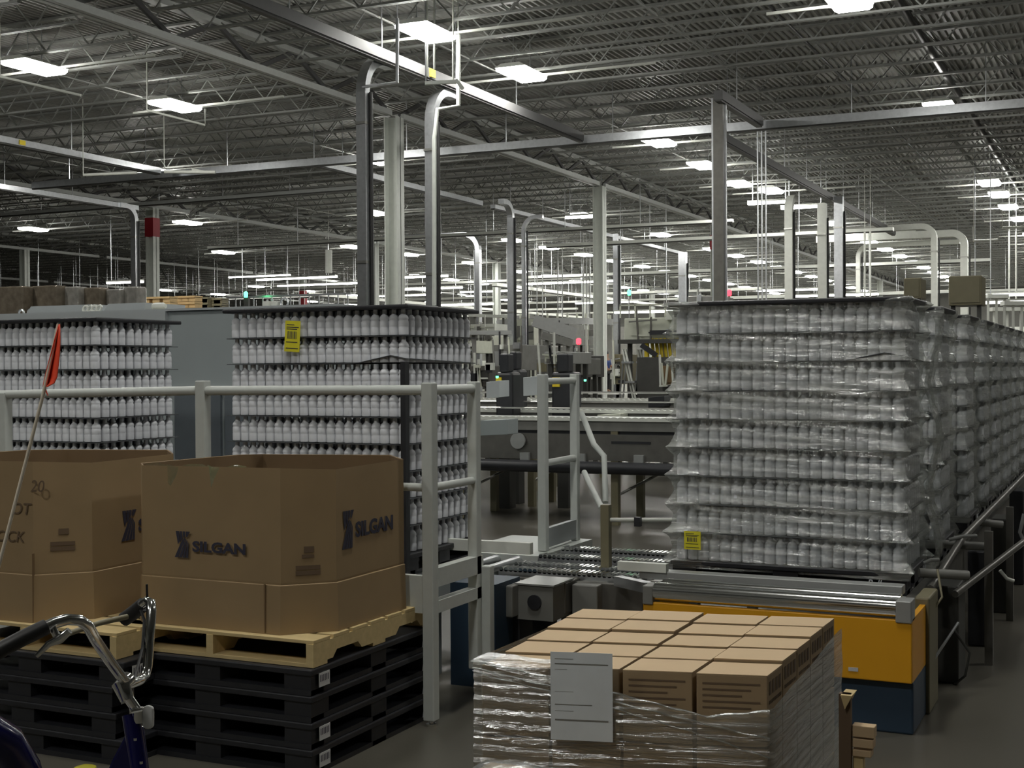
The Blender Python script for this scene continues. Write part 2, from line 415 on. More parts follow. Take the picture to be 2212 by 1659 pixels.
tray('light_rail', (-36, 46.2, 7.2), (-13, 46.6, 7.2), .25, .1, 'long lit white rail crossing behind the second column', 'offwhite')
tray('light_rail', (-22, 50.5, 7.0), (-8, 50.5, 7.0), .3, .12, 'long lit white rail below the lamp cluster at right', 'offwhite')
for i, (x0, x1, y, z) in enumerate(((-60, -30, 74, 7.35), (-50, -20, 78, 6.6), (-48, -10, 90, 6.8), (-70, -36, 88, 6.2), (-30, -6, 66, 6.9), (-62, -14, 100, 6.4), (-26, -4, 80, 6.2), (-90, -40, 64, 5.4), (-95, -38, 72, 5.0), (-64, -40, 60, 5.9))):
    tray('far_rail', (x0, y, z), (x1, y, z), .3, .14, 'long pale overhead rail deep in the hall, line %s from the front' % ('one two three four five six seven eight nine ten'.split()[i]), 'offwhite')
for i, (x, y0, y1, z) in enumerate(((-52, 48, 92, 5.6), (-60, 50, 96, 5.9), (-40, 60, 100, 6.0), (-66, 52, 100, 5.0), (-30, 62, 96, 6.3))):
    tray('far_rail', (x, y0, z), (x, y1, z), .3, .16, 'pale overhead rail running into the depth, rail %s from the left' % ('two three four one five'.split()[i-0 if i<5 else 0]), 'offwhite')
tag(MB().box(-12.63, -12.6, 23.2, 23.4, 7.72, 7.88).build('tag_plate', 'yellow_bright'), 'small yellow tag on the dark busway beside the right duct', 'tag')
tag(MB().box(-25.87, -25.85, 25.5, 25.7, 7.74, 7.86).build('tag_plate', 'yellow_bright'), 'small yellow tag on the silver tray at the left edge', 'tag')

def duct(u, vtop, ztop, zbot, w, label, bend=None, side=1, d=None, mt='galv', r=.5, cond=True, lead=None):
    """rectangular drop duct: vertical leg through pixel column u, gooseneck toward bend (a unit XY vector)."""
    p = oz(u, vtop, ztop) if d is None else S(u, vtop, d)
    t = thing('drop_duct', label, 'duct', (p.x, p.y, zbot))
    pts = [Vector((p.x, p.y, zbot)), Vector((p.x, p.y, ztop-(r if bend else 0)))]
    if mt == 'steel_dark':
        e = Vector((math.cos(YAW), math.sin(YAW), 0)); MB().bar(pts[0]-e*w*.62, pts[1]-e*w*.62, .05).bar(pts[0]+e*w*.62, pts[1]+e*w*.62, .05).build('edge_conduit', 'galv', t)
    if bend:
        b = Vector((bend[0], bend[1], 0)); c = Vector((p.x, p.y, ztop-r)) + b*r
        pts += [c - b*(r*math.cos(a)) + Vector((0, 0, r*math.sin(a))) for a in [math.pi/2*i/7 for i in range(1, 8)]]
        pts.append(pts[-1] + b*(lead or .3))
    m = MB(); n = len(pts); hw = w/2
    s = Vector((-bend[1], bend[0], 0)) if bend else Vector((1, 0, 0))
    for i, q in enumerate(pts):
        dd = (pts[min(i+1, n-1)] - pts[max(i-1, 0)]).normalized(); o = s.cross(dd)
        for a, b2 in ((-1, -1), (1, -1), (1, 1), (-1, 1)): m.v.append(tuple(q + s*(hw*a) + o*(hw*.8*b2)))
    for i in range(n-1):
        for j in range(4): k = (j+1) % 4; m.f.append((i*4+j, i*4+k, i*4+4+k, i*4+4+j))
    m.f.append((3, 2, 1, 0)); m.f.append(tuple(4*(n-1)+j for j in range(4)))
    m.build('trunk', mt, t)
    if cond:
        e = Vector((math.cos(YAW), math.sin(YAW), 0))*(hw+.05)*side
        MB().tube([Vector((p.x, p.y, zbot))+e, Vector((p.x, p.y, ztop-r))+e], .035, 8).build('conduit', 'black_pipe' if side > 0 else 'galv', t)
        for zz in (ztop-r-.6, (ztop+zbot)/2, zbot+1.5):
            if zz > zbot: MB().box(p.x-hw-.01, p.x+hw+.01, p.y-hw-.01, p.y+hw+.01, zz, zz+.05).build('joint_collar', 'steel', t)
    return t
duct(783, 118, 7.75, 0, .2, 'left of the twin silver gooseneck ducts standing behind the middle bottle stack', (0, 1), d=None, r=.7)
duct(930, 188, 7.6, 0, .2, 'right of the twin silver gooseneck ducts, brighter and lower', (0, 1), r=.7)
duct(1553, 212, 7.8, 0, .22, 'tall dark straight duct rising behind the wrapped stack', None, mt='steel_dark', cond=False)
duct(290, 448, 7.8, 0, .22, 'silver gooseneck duct above the left end of the enclosure', (0, -1), side=1)
duct(1103, 440, 7.8, 0, .22, 'gooseneck duct dropping behind the centre conveyors', (0, -1), side=1)
duct(1033, 505, 7.8, 0, .25, 'gooseneck duct joined to the long bent white pipe', (-1, 0), side=-1, lead=4.2, r=.7)
duct(1131, 470, 7.6, 0, .16, 'slim grey duct right of the centre gooseneck duct', (1, 0), side=1)
duct(1330, 505, 7.6, 0, .2, 'slim duct right of the second white column', None)
duct(1704, 425, 7.6, 0, .26, 'pale gooseneck duct under the lamp cluster at right', (0, 1), mt='offwhite')
duct(1812, 425, 7.8, 0, .3, 'wide silver duct right of the lamp cluster', None)
duct(1776, 440, 7.6, 0, .3, 'pale square duct between the gooseneck and the wide duct', None, mt='offwhite')
duct(2018, 488, 7.8, 0, .3, 'gooseneck duct above the second wrapped stack', (-1, 0), mt='offwhite', lead=6.)
duct(2083, 503, 7.8, 0, .38, 'thick gooseneck duct dropping onto the brown cabinet', (-1, 0), mt='offwhite', lead=6.)
duct(1854, 532, 7.5, 0, .24, 'far slim gooseneck duct with a lit horizontal run', (1, 0), mt='offwhite', lead=4.)
duct(1475, 545, 7.2, 0, .35, 'silver duct rising from the left end of the wrapped stack', None)
duct(1560, 560, 7.2, 0, .2, 'thin far post behind the tall dark duct', None, mt='offwhite')
# paired vertical wires / strut ladder at 1650
q = oz(1645, 275, 7.75); t = thing('strut_ladder', 'pair of thin vertical struts hanging below the cross tray', 'strut', (q.x, q.y, 0))
for dx in (-.1, 0, .1): MB().bar((q.x+dx, q.y, 0), (q.x+dx, q.y, 7.7), .03).build('strut', 'galv', t)
# conduits around the ducts
def pipe(pts, r, label, mt='offwhite', name='conduit', cat='conduit', hang=True):
    m = MB().tube(pts, r, 8)
    if hang: m.bar(pts[0], (pts[0].x, pts[0].y, 9.31), .02)
    return tag(m.build(name, mt, smooth=False), label, cat)
zc = 26.0
pipe([S(990, 75, zc), S(990, 228, zc), S(945, 236, zc), S(938, 300, zc), S(938, 660, zc)], .045, 'white conduit jogging down beside the right silver duct', 'column')
pipe([S(858, 40, 24.5), S(858, 178, 24.5), S(782, 188, 24.5)], .035, 'grey conduit dropping between the lamp and the left duct', 'galv')
for i, (u, v0, v1) in enumerate(((923, 95, 165), (938, 95, 150), (979, 90, 175))):
    pipe([S(u, v0, 25), S(u, v1, 25)], .02, 'thin %s hanger rod under the largest lamp' % ('left middle right'.split()[i]), 'offwhite', 'hanger_rod', 'rod')
t = thing('strut_bracket', 'white strut bracket at the top of the right silver duct', 'bracket', S(955, 190, 25))
q = S(920, 180, 25); MB().bar(q, (q.x, q.y, 9.31), .02).build('hanger_rod', 'galv', t)
MB().bar(S(918, 180, 25), S(988, 176, 25), .08, .06).build('strut', 'column', t); MB().bar(S(985, 172, 25), S(1000, 192, 25), .08, .06).build('end_piece', 'column', t)
pipe([S(0, 165, 25), S(175, 206, 25)], .025, 'thin lit conduit under the far upper left lamp', 'offwhite')
pipe([S(318, 238, 30), S(443, 270, 30), S(443, 235, 30)], .025, 'thin conduit loop under the second lamp from the upper left', 'offwhite')
pipe([S(180, 378, 36), S(295, 373, 36)], .04, 'short conduit left of the lamp over the enclosure')
pipe([S(355, 371, 36), S(465, 372, 36), S(415, 366, 36)], .045, 'short conduit right of the lamp over the enclosure')
pipe([S(710, 540, 60), S(710, 590, 60)], .16, 'hanging reel with a looped cord left of the near ducts', 'offwhite')
pipe([S(2103, 490, 45), S(2103, 520, 45), S(2155, 518, 45)], .04, 'bent white pipe at the right edge above the far machines')
pipe([S(2165, 492, 45), S(2212, 490, 45)], .04, 'short white pipe run at the right edge')
for i, u in enumerate((1260, 1267, 1274, 1205, 1215, 1160, 1172)):
    pipe([S(u, 560, 62+i), S(u, 700, 62+i)], .03, 'thin vertical wire hanging left of the second white column', 'silver_grey', 'wire', 'wire')['group'] = 'thin wires left of the second column'
for i, u in enumerate((1868, 1880, 2195, 2180)):
    pipe([S(u, 500, 48+i), S(u, 660, 48+i)], .035, ['thin wire left of the brown cabinet', 'second thin wire left of the brown cabinet', 'thin post at the right edge above the stacks', 'thin post left of the one at the right edge'][i], 'offwhite', 'wire', 'wire')

# ================================================================== BOTTLE STACKS
BP = [(.80, 0), (.97, .012), (1, .05), (1, .30), (.965, .325), (1, .35), (1, .53), (.92, .57), (.92, .59), (.99, .63), (.97, .68), (.84, .74), (.6, .79), (.46, .815), (.46, .93), (.43, 1.0)]
BR, BH, LP = .0337, .166, .1745
NX, NY, PX, PY = 20, 12, .0687, .087; NYR = 8
bm = MB().lathe([(r*BR, z*BH) for r, z in BP], n=14)
def bottle_mesh(n, prof):
    b = MB().lathe([(r*BR, z*BH) for r, z in prof], n=n); return np.array(b.v), b.f
BV, BF = bottle_mesh(12, BP[::1]); BV2, BF2 = bottle_mesh(8, [BP[i] for i in (0, 2, 3, 4, 6, 9, 10, 12, 14, 15)])
B0 = bm.build('plastic_bottle', 'bottle', smooth=True, origin=(0, 0, 0)); bu = [False]
mass_v = []; mass_f = []; mn = [0]
def mass(x, y, z, lo=False):
    V, Fc = (BV2, BF2) if lo else (BV, BF)
    mass_v.append(V + np.array((x, y, z))); n = mn[0]
    mass_f.extend([tuple(i+n for i in f) for f in Fc]); mn[0] += len(V)
ORD = 'bottom second third fourth fifth sixth seventh eighth top'.split()
def bottle(x, y, z, label, group):
    if not bu[0]: o = B0; bu[0] = True
    else: o = B0.copy(); COL.objects.link(o)
    o.location = (x, y, z); o['label'] = label; o['category'] = 'bottle'; o['group'] = group
def stack(x0, y0, zb, who, indiv=(), lean=0., lo=False, ncol=2, sheets=True, ny=NY, wave=None):
    """x0,y0: front left corner; bottles stand on zb"""
    W = NX*PX; D = ny*PY
    for l in range(9):
        z = zb + l*LP; jx = random.uniform(-.004, .004)
        for i in range(NX):
            for j in range(ny):
                front = j < (2 if not lo else 1); right = i >= NX-ncol; edge = (i == 0 or j == ny-1) and not lo
                if not (front or right or edge): continue
                x = x0 + PX*(i+.5) + jx + random.uniform(-.0012, .0012); y = y0 + PY*j + BR + random.uniform(-.0015, .0015)
                if j == 0 and l in indiv:
                    bottle(x, y, z, 'white bottle in the front of the %s layer of %s' % (ORD[l], who), '%s layer bottles of %s' % (ORD[l], who))
                else: mass(x, y, z, lo)
        if l < 8:
            zz = z+BH+.001; m = MB(); ov = .014; k = 12; n0 = 0
            xs = [x0-ov+(W+2*ov)*i/k for i in range(k+1)]
            for i, x in enumerate(xs):
                s = .006*math.sin(i*1.7+l)
                s = 0
                for yy in (y0-ov, y0+D+ov):
                    for dz in (0, .005):
                        e = 0
                        if wave and l == wave and yy < y0: e = .05*math.exp(-((i-11)/1.3)**2)
                        m.v.append((x, yy, zz+dz+e))
            for i in range(k):
                a = i*4; b = a+4
                m.f += [(a+1, b+1, b+3, a+3), (a, a+2, b+2, b), (a, b, b+1, a+1), (a+2, a+3, b+3, b+2)]
            m.f += [(0, 1, 3, 2), (k*4, k*4+2, k*4+3, k*4+1)]
            o = m.build('divider_sheet', 'sheet'); tag(o, 'thin dark sheet above the %s layer of %s' % (ORD[l], who), 'divider sheet', 'divider sheets of '+who)
    zt = zb + 8*LP + BH + .001; ov = .035
    o = MB().box(x0-ov, x0+W+ov, y0-ov, y0+D+ov, zt, zt+.028).build('top_frame', 'black_plastic', bevel=.008)
    tag(o, 'flat black top frame lying on %s' % who, 'top frame')
    return W, D, zt+.028
# plastic pallets
def plastic_pallet(x0, x1, y0, y1, z0, z1, label, logo=True, barcode=False, cat='pallet'):
    t = thing('plastic_pallet', label, cat, ((x0+x1)/2, (y0+y1)/2, z0)); h = z1-z0
    MB().box(x0, x1, y0, y1, z1-h*.24, z1).build('deck', 'black_plastic', t, bevel=.006)
    b = MB(); q = h*.2
    for a, c in ((y0, y0+.12), ((y0+y1)/2-.07, (y0+y1)/2+.07), (y1-.12, y1)): b.box(x0+.01, x1-.01, a+.005, c-.005, z0, z0+q)
    for a, c in ((x0, x0+.12), ((x0+x1)/2-.07, (x0+x1)/2+.07), (x1-.12, x1)): b.box(a+.01, c-.01, y0+.01, y1-.01, z0, z0+q*.98)
    b.build('bottom_frame', 'black_plastic', t)
    for a in (x0+.012, (x0+x1)/2-.075, x1-.162):
        for c in (y0+.012, (y0+y1)/2-.075, y1-.162):
            MB().box(a, a+.15, c, c+.15, z0+q, z1-h*.24).build('foot', 'black_plastic', t)
    if logo:
        text('Ball', h*.75, (x1+.002, y1-.2, z0+h*.22), (0, 1, 0), (0, 0, 1), 'logo_white', t, 'logo', sx=.8, off=.0, shear=.35)
    if logo == 2:
        text('Ball', h*.55, (x1-.24, y0-.002, z0+h*.25), (1, 0, 0), (0, 0, 1), 'logo_white', t, 'logo', sx=.8, shear=.35)
    if barcode:
        bl = MB().box(x1, x1+.003, y0+.06, y0+.15, z0+h*.25, z0+h*.78).build('barcode_label', 'label_white', t)
        k = MB()
        for i in range(6): k.box(x1+.003, x1+.004, y0+.068+.013*i, y0+.073+.013*i, z0+h*.45, z0+h*.7)
        k.build('barcode', 'ink', bl)
    return t
XA = -2.565; YA = 7.86; ZA = .715
WHO_A = 'the front wrapped stack'; WHO_2 = 'the middle stack'; WHO_1 = 'the left stack'
stack(XA, YA, ZA, WHO_A, indiv=range(9), wave=6, ny=NYR)
X2 = -5.57; Y2 = 7.36; Z2 = .725
stack(X2, Y2, Z2, WHO_2, indiv=range(3, 9), wave=6, ny=11)
X1 = -8.07; Y1 = 7.3; Z1 = .695
stack(X1, Y1, Z1, WHO_1, ny=10)
plastic_pallet(XA-.03, XA+NX*PX+.03, YA-.02, YA+NYR*PY+.04, ZA-.13, ZA-.003, 'black pallet under the wrapped stack above the yellow machine', 2)
plastic_pallet(X2-.03, X2+NX*PX+.03, Y2-.04, Y2+1.0, Z2-.14, Z2-.003, 'black pallet under the middle bottle stack beside the guard rail', 2)
plastic_pallet(X1-.03, X1+NX*PX+.03, Y1-.04, Y1+.92, Z1-.11, Z1-.003, 'black pallet under the left bottle stack')
YS = [9.35, 10.95, 12.25, 13.4, 14.6, 15.8, 17.05, 18.3, 19.5, 20.7, 21.9]
NAMES = 'second third fourth fifth sixth seventh eighth ninth tenth eleventh twelfth'.split()
for i, y in enumerate(YS):
    who = 'the %s wrapped stack' % NAMES[i]; dz = random.uniform(-.01, .01)
    stack(XA, y, ZA, who, lo=True, ncol=2 if i < 5 else 1, ny=NYR)
    plastic_pallet(XA-.03, XA+NX*PX+.03, y-.02, y+NYR*PY+.04, ZA-.13, ZA-.003, 'black pallet under %s' % who, i < 2)
a = np.concatenate(mass_v); mm = MB(); mm.v = [tuple(r) for r in a.tolist()]; mm.f = mass_f
o = mm.build('plastic_bottles', 'bottle', smooth=True, origin=(0, 0, 0))
tag(o, 'mass of white plastic bottles filling the sides and far stacks', 'bottles', kind='stuff')

# stretch wrap around the stacks
def wrap(x0, y0, zb, label, amp=1., zbot=None, res=1., mt='film'):
    W = NX*PX; D = NYR*PY; zt = zb+9*LP+.02; m = MB()
    nz = int(9*(18 if res == 1 else 8)*res); cor = [(x0, y0), (x0+W, y0), (x0+W, y0+D), (x0, y0+D)]
    per = []
    for c in range(4):
        p = Vector(cor[c]); q = Vector(cor[(c+1) % 4]); n = int((40 if c % 2 == 0 else 26)*res)
        e = (q-p).normalized(); nn = Vector((e.y, -e.x))
        for i in range(n):
            t = i/n; per.append((p+(q-p)*t, nn, t, c))
    k = len(per)
    z0 = zbot if zbot is not None else zb-.05
    for j in range(nz+1):
        z = z0 + (zt-z0)*j/nz; ph = ((z-zb)/LP) % 1.0
        bulge = .036*amp*(abs(2*ph-1))**2.2          # pushed out by each sheet edge
        for (p, nn, t, c) in per:
            cornr = math.exp(-(min(t, 1-t)/.09)**2)
            off = .012 + bulge*(.10+1.15*cornr) + .004*math.sin(9*t+j*.9+c) + (random.uniform(-.0015, .0015) if res < 1 else 0) + .01*math.sin(3*z+5*t) + (.0022*max(0, math.sin(3.1*t*(1 if c == 0 else .2)+.2*math.sin(4*z)))**3*(math.sin(190*z+6*t+2*math.sin(3*t))+.7*math.sin(97*z-9*t)) if res == 1 else 0)
            d = nn*off
            if min(t, 1-t) < .04:
                s = -1 if t < .5 else 1
                e = Vector((-nn.y, nn.x)); d = d + e*s*off*(1-min(t, 1-t)/.04)
            m.v.append((p.x+d.x, p.y+d.y, z))
    for j in range(nz):
        for i in range(k):
            q = (i+1) % k; m.f.append((j*k+i, j*k+q, (j+1)*k+q, (j+1)*k+i))
    o = m.build('stretch_wrap', mt, smooth=True); return tag(o, label, 'plastic wrap')
wrap(XA, YA, ZA, 'clear stretch wrap around the wrapped stack above the yellow machine', 1.1)
for i, y in enumerate(YS[:7]): wrap(XA, y, ZA, 'clear stretch wrap around the %s wrapped stack of the receding row' % NAMES[i], 1., res=.6)
# curtain of loose film at the right corner between first two stacks
m = MB(); x = XA+NX*PX+.05
for j in range(31):
    z = .62+1.6*j/30
    for i in range(7): m.v.append((x+.02*math.sin(i*2+j*.7)+.03*math.sin(j*.5), YA+.78+.05*i, z))
for j in range(30):
    for i in range(6): m.f.append((j*7+i, j*7+i+1, j*7+8+i, j*7+7+i))
tag(m.build('loose_film', 'film', smooth=True), 'loose hanging film between the first and second wrapped stacks', 'plastic film')

def ylabel(p0, ux, uy, w, h, label, rot=0.):
    ux = Vector(ux); uy = Vector(uy); n = ux.cross(uy)
    c, s = math.cos(rot), math.sin(rot); a = ux*c+uy*s; b = uy*c-ux*s; p0 = Vector(p0)
    t = thing('yellow_label', label, 'label', p0)
    m = MB().prism([p0, p0+a*w, p0+a*w+b*h, p0+b*h], n*.001); pp = m.build('paper', 'yellow_label', t)
    k = MB()
    for i in range(9):
        q = p0+a*(w*(.18+.07*i))+b*(h*.42)+n*.0015; ww = a*(w*(.03 if i % 3 else .045)); k.prism([q, q+ww, q+ww+b*(h*.24), q+b*(h*.24)], n*.0006)
    for f, l in ((.86, .5), (.78, .8), (.72, .7), (.3, .75), (.1, .8)):
        q = p0+a*(w*.1)+b*(h*f)+n*.0015; ww = a*(w*l); k.prism([q, q+ww, q+ww+b*(h*.025), q+b*(h*.025)], n*.0006)
    k.build('print', 'ink', pp); return t
q = oy(614, 759, Y2-.04); ylabel(q, (1, 0, 0), (0, 0, 1), .12, .205, 'yellow barcode label hanging on the front of the middle bottle stack', -.06)
q = oy(1478, 1186, YA-.06); ylabel(q, (1, 0, 0), (0, 0, 1), .105, .112, 'square yellow label at the lower left of the wrapped stack')

# ================================================================== ENCLOSURE (grey machine housing behind the left stacks)
YE = 9.6; e0 = oy(0, 690, YE); zt = 2.44
t = thing('machine_enclosure', 'large blue-grey machine enclosure behind the unwrapped bottle stacks', 'machine', (-9, YE, 0))
MB().box(-12.5, -6.15, YE, YE+1.6, .0, zt).build('body', 'cabinet', t)
MB().box(-12.55, -7.95, YE-.04, YE+.0, 2.34, zt+.005).build('fascia', 'cabinet_light', t)
MB().box(-12.55, -6.12, YE-.03, YE+1.6, zt+.005, zt+.025).build('roof_edge', 'cabinet_light', t)
for x0, x1 in ((-7.86, -7.35), (-7.3, -6.9)):
    w_ = MB().box(x0, x1, YE-.03, YE, .6, 1.7).build('door_panel', 'window_dark', t)
MB().box(-7.9, -7.0, YE-.05, YE, 1.72, 1.75).build('door_rail', 'offwhite', t)
for (x0, x1, lab) in ((-9.98, -9.1, 'sloped grey hood on the enclosure roof, left of the two'), (-8.99, -8.48, 'sloped grey hood on the enclosure roof, right of the two')):
    z = zt+.025; o = MB().prism([(x0, YE+.3, z), (x1, YE+.3, z), (x1, YE+.3, z+.085), (x0+.07, YE+.3, z+.085)], (0, .6, 0)).build('roof_hood', 'cabinet_light'); tag(o, lab, 'hood')
for i, x in enumerate((-10.12, -10.24)):
    o = MB().tube(arc((x, YE+.5, zt+.06), .032, -math.pi*.4, math.pi*1.4, (1, 0, 0), (0, 0, 1), 12), .012, 6).build('lifting_eye', 'galv', smooth=True)
    tag(o, ['steel lifting eye on the enclosure roof, right of the pair', 'steel lifting eye on the enclosure roof, left of the pair'][i], 'lifting eye')
t = thing('roof_motor', 'small white motor on the enclosure roof right of the hoods', 'motor', (-8.35, YE+.4, zt+.025))
MB().box(-8.46, -8.26, YE+.3, YE+.45, zt+.025, zt+.04).build('base', 'offwhite', t); MB().lathe([(.03, 0), (.035, .02), (.035, .12), (.02, .15)], (-8.44, YE+.38, zt+.075), 12, 'x').build('motor_body', 'offwhite', t, smooth=True)
t = thing('roof_valve', 'cluster of pale hoses and valves between the two roof hoods', 'hoses', (-9.04, YE+.2, zt+.025))
for i in range(4): MB().tube(arc((-9.13+.055*i, YE+.22, zt+.06), .03, 0, math.pi*2, (1, 0, .3*(i % 2)), (0, .3, 1), 10), .014, 6).build('hose_coil', 'offwhite', t, smooth=True)
t = thing('roof_valve', 'pair of small white boxes with a coil on the enclosure roof near the middle stack', 'boxes', (-6.9, YE+.3, zt+.025))
MB().box(-7.05, -6.99, YE+.2, YE+.3, zt+.025, zt+.08).build('box', 'offwhite', t); MB().box(-6.96, -6.9, YE+.2, YE+.3, zt+.025, zt+.08).build('box', 'offwhite', t)
MB().tube(arc((-6.85, YE+.25, zt+.065), .04, 0, math.pi*2, (1, 0, 0), (0, 0, 1), 12), .01, 6).build('coil', 'galv', t, smooth=True)

# loads stored behind the enclosure
def block(name, u0, u1, v0, v1, d, dep, mt, label, cat, kids=True):
    """box whose front face spans the given view rectangle at distance d, standing on the floor"""
    um = (u0+u1)/2; c = S(um, v1, d); w_ = (u1-u0)/F*d/math.cos(YAW); z1 = S(um, v0, d).z
    t = thing(name, label, cat, (c.x, c.y, 0))
    return t, c.x-w_/2, c.x+w_/2, c.y, c.y+dep, z1
for i, (u0, u1, v0, mt) in enumerate(((-30, 58, 618, 'film_load'), (61, 130, 616, 'film_load'), (134, 173, 618, 'film_load_pale'), (177, 220, 620, 'film_load'), (226, 262, 623, 'film_load_pale'), (265, 300, 618, 'film_load_pale'))):
    t, x0, x1, y0, y1, z1 = block('wrapped_load', u0, u1-2, v0, 680, 26, .3, mt, ['brown wrapped load at the far left edge above the enclosure', 'brown shiny wrapped load, second from the left above the enclosure', 'silver wrapped load, third from the left', 'narrow brown wrapped load, fourth from the left', 'silver wrapped load, fifth from the left', 'silver wrapped load beside the left gooseneck duct'][i], 'wrapped load')
    n = 3
    for j in range(n): MB().box(x0, x1, y0, y1, .15+(z1-.15)*j/n, .15+(z1-.15)*(j+1)/n-.01).build('load_block', mt, t, bevel=.03)
    MB().box(x0, x1, y0, y1, 0, .14).build('pallet_base', 'wood_far', t)
def far_pallets2(u0, u1, v0, d, mt, label):
    t0, x0, x1, y0, y1, z1 = block('x', u0, u1-2, v0, 680, d, .3, mt, label, 'pallet'); bpy.data.objects.remove(t0)
    n = int(z1/.15)
    for k in range(n):
        zz = z1-.15*(k+1) + 0
        t = thing('wooden_pallet', 'wooden pallet in %s' % label.replace(' behind the enclosure', ''), 'pallet', ((x0+x1)/2, y0, zz), label)
        MB().box(x0, x1, y0, y1, zz+.105, zz+.15).box(x0, x1, y0+.02, y1, zz, zz+.012).build('boards', mt, t)
        s = MB()
        for a in (x0, (x0+x1)/2-.1, x1-.2): s.box(a, a+.2, y0+.02, y1-.02, zz+.02, zz+.115)
        s.build('stringers', mt, t)
    t = MB().box(x0, x1, y0, y1, 0, z1-.15*n+.0).build('pallet_footing', mt); tag(t, 'board footing under the '+label[:label.find(' stack')]+' stack '+('left of the red sleeve' if 'left of' in label else 'right of the red sleeve' if 'right of' in label else 'by the slim column' if 'slim' in label else 'beside the yellow pallets'), 'board')
far_pallets2(302, 372, 641, 30, 'wood_far', 'yellow wooden pallet stack behind the enclosure, left of the red sleeved column')
far_pallets2(374, 425, 639, 30.5, 'wood_far', 'yellow wooden pallet stack right of the red sleeved column')
far_pallets2(430, 452, 642, 34, 'olive', 'dark brown pallet stack next to the yellow pallets')
far_pallets2(456, 482, 644, 34, 'olive', 'dark brown pallet stack by the slim red sleeved column')
# rack / cage behind
q = S(490, 680, 40); t = thing('wire_cage', 'tall wire mesh cage panel behind the enclosure roof', 'fence', (q.x, q.y, 0))
for i in range(14): MB().bar((q.x+.33*i, q.y, 0), (q.x+.33*i, q.y, 4.1), .03).build('wire', 'galv', t)
MB().bar((q.x, q.y, 4.1), (q.x+4.4, q.y, 4.1), .06).build('top_rail', 'galv', t)
q = S(531, 628, 39); o = MB().box(q.x-.08, q.x+.08, q.y, q.y+.1, 0, q.z-.2).build('signal_post', 'grey_dark'); tag(o, 'dark signal post with a dim green light behind the enclosure', 'post')
q = oy(531, 636, S(531, 628, 39).y); q.z = S(531, 628, 39).z-.2; o = MB().lathe([(.05, 0), (.06, .05), (.06, .15), (.02, .18)], q, 8).build('green_beacon', 'green_led'); tag(o, 'small green beacon behind the enclosure roof', 'beacon')

# ================================================================== GUARD FRAME by the stacks
t = thing('guard_frame', 'pale grey guard rail frame in front of the unwrapped bottle stacks', 'guard rail', (-3.38, 6.19, 0))
R = .031; P1 = (-3.38, 6.19)
def post(x, y, z0, z1, par, r=R, nm='post', mt='white_rail'): return MB().box(x-r, x+r, y-r, y+r, z0, z1).build(nm, mt, par, bevel=.006)
post(-3.385, 6.19, .03, 1.83, t, .033)
f_ = MB().lathe([(.03, .0), (.03, .012), (.012, .014), (.012, .04)], (-3.385, 6.19, 0), 10).build('leveling_foot', 'chrome', t, smooth=True)
q4 = oy(438, 826, 6.19); q0 = oy(10, 848, 6.19)
post(q4.x, 6.19, .0, q4.z+.01, t, .033); post(q0.x, 6.19, 0, q0.z, t, .033)
MB().tube([(-3.41, 6.19, 1.79), (q4.x+.03, 6.19, 1.785)], .027, 12).build('top_rail', 'white_rail', t, smooth=True)
MB().tube([(q4.x-.03, 6.19, 1.785), (q0.x-2.2, 6.19, 1.72)], .027, 12).build('top_rail', 'white_rail', t, smooth=True)
MB().tube([(-3.41, 6.19, 1.27), (q0.x-2.2, 6.19, 1.27)], .022, 12).build('mid_rail', 'white_rail', t, smooth=True)
q = ox(1023, 826, -3.38); yb = q.y
post(-3.38, yb, .2, 1.83, t, .03)
MB().tube([(-3.38, 6.2, 1.79), (-3.38, yb, 1.79)], .027, 12).build('top_rail', 'white_rail', t, smooth=True)
MB().tube([(-3.38, 6.2, 1.27), (-3.38, yb, 1.27)], .022, 12).build('mid_rail', 'white_rail', t, smooth=True)
# channels
MB().box(-3.41, -3.35, 6.22, yb+.05, .74, .84).build('side_channel', 'white_rail', t)
MB().box(-3.41, -3.35, 6.22, yb+.07, .60, .665).build('side_channel', 'white_rail', t)
MB().box(-6.6, -3.42, 6.17, 6.21, .60, .80).build('front_channel', 'white_rail', t)
post(-3.33, yb+.06, .03, .78, t, .03, 'rear_leg'); MB().lathe([(.03, 0), (.03, .012), (.012, .014), (.012, .04)], (-3.33, yb+.06, 0), 10).build('leveling_foot', 'chrome', t, smooth=True)
# black upright guide against stack 2
o = MB().box(-4.165, -4.13, 7.24, 7.29, .60, 1.95).build('corner_guide', 'black_plastic'); tag(o, 'tall thin black corner guide against the middle bottle stack', 'guide')
MBx = MB().box(-4.6, -3.9, 6.75, 6.95, 0, .55).build('drive_box', 'navy'); tag(MBx, 'dark navy drive box under the platform frame beside the tall post', 'machine box')
o = MB().box(-3.72, -3.42, 7.05, 7.4, 0, .62).build('drive_box', 'navy'); tag(o, 'dark navy box between the frame legs right of the tall post', 'machine box')

# infeed conveyor carrying the unwrapped stacks
t = thing('pallet_conveyor', 'low grey roller conveyor under the unwrapped bottle stacks', 'conveyor', (-6.5, 7.9, 0))
MB().box(-12, -3.75, 7.22, 7.28, .42, .585).build('side_frame', 'cabinet', t); MB().box(-12, -3.75, 8.55, 8.62, .42, .585).build('side_frame', 'cabinet', t)
for i in range(48): MB().lathe([(.03, 7.28), (.03, 8.55)], (-11.9+.17*i, 0, .555), 8, 'y').build('roller', 'galv', t, smooth=True)
for x in (-11, -9, -7, -5.4, -3.95):
    for y in (7.25, 8.58): MB().box(x-.04, x+.04, y-.04, y+.04, 0, .42).build('leg', 'cabinet', t)

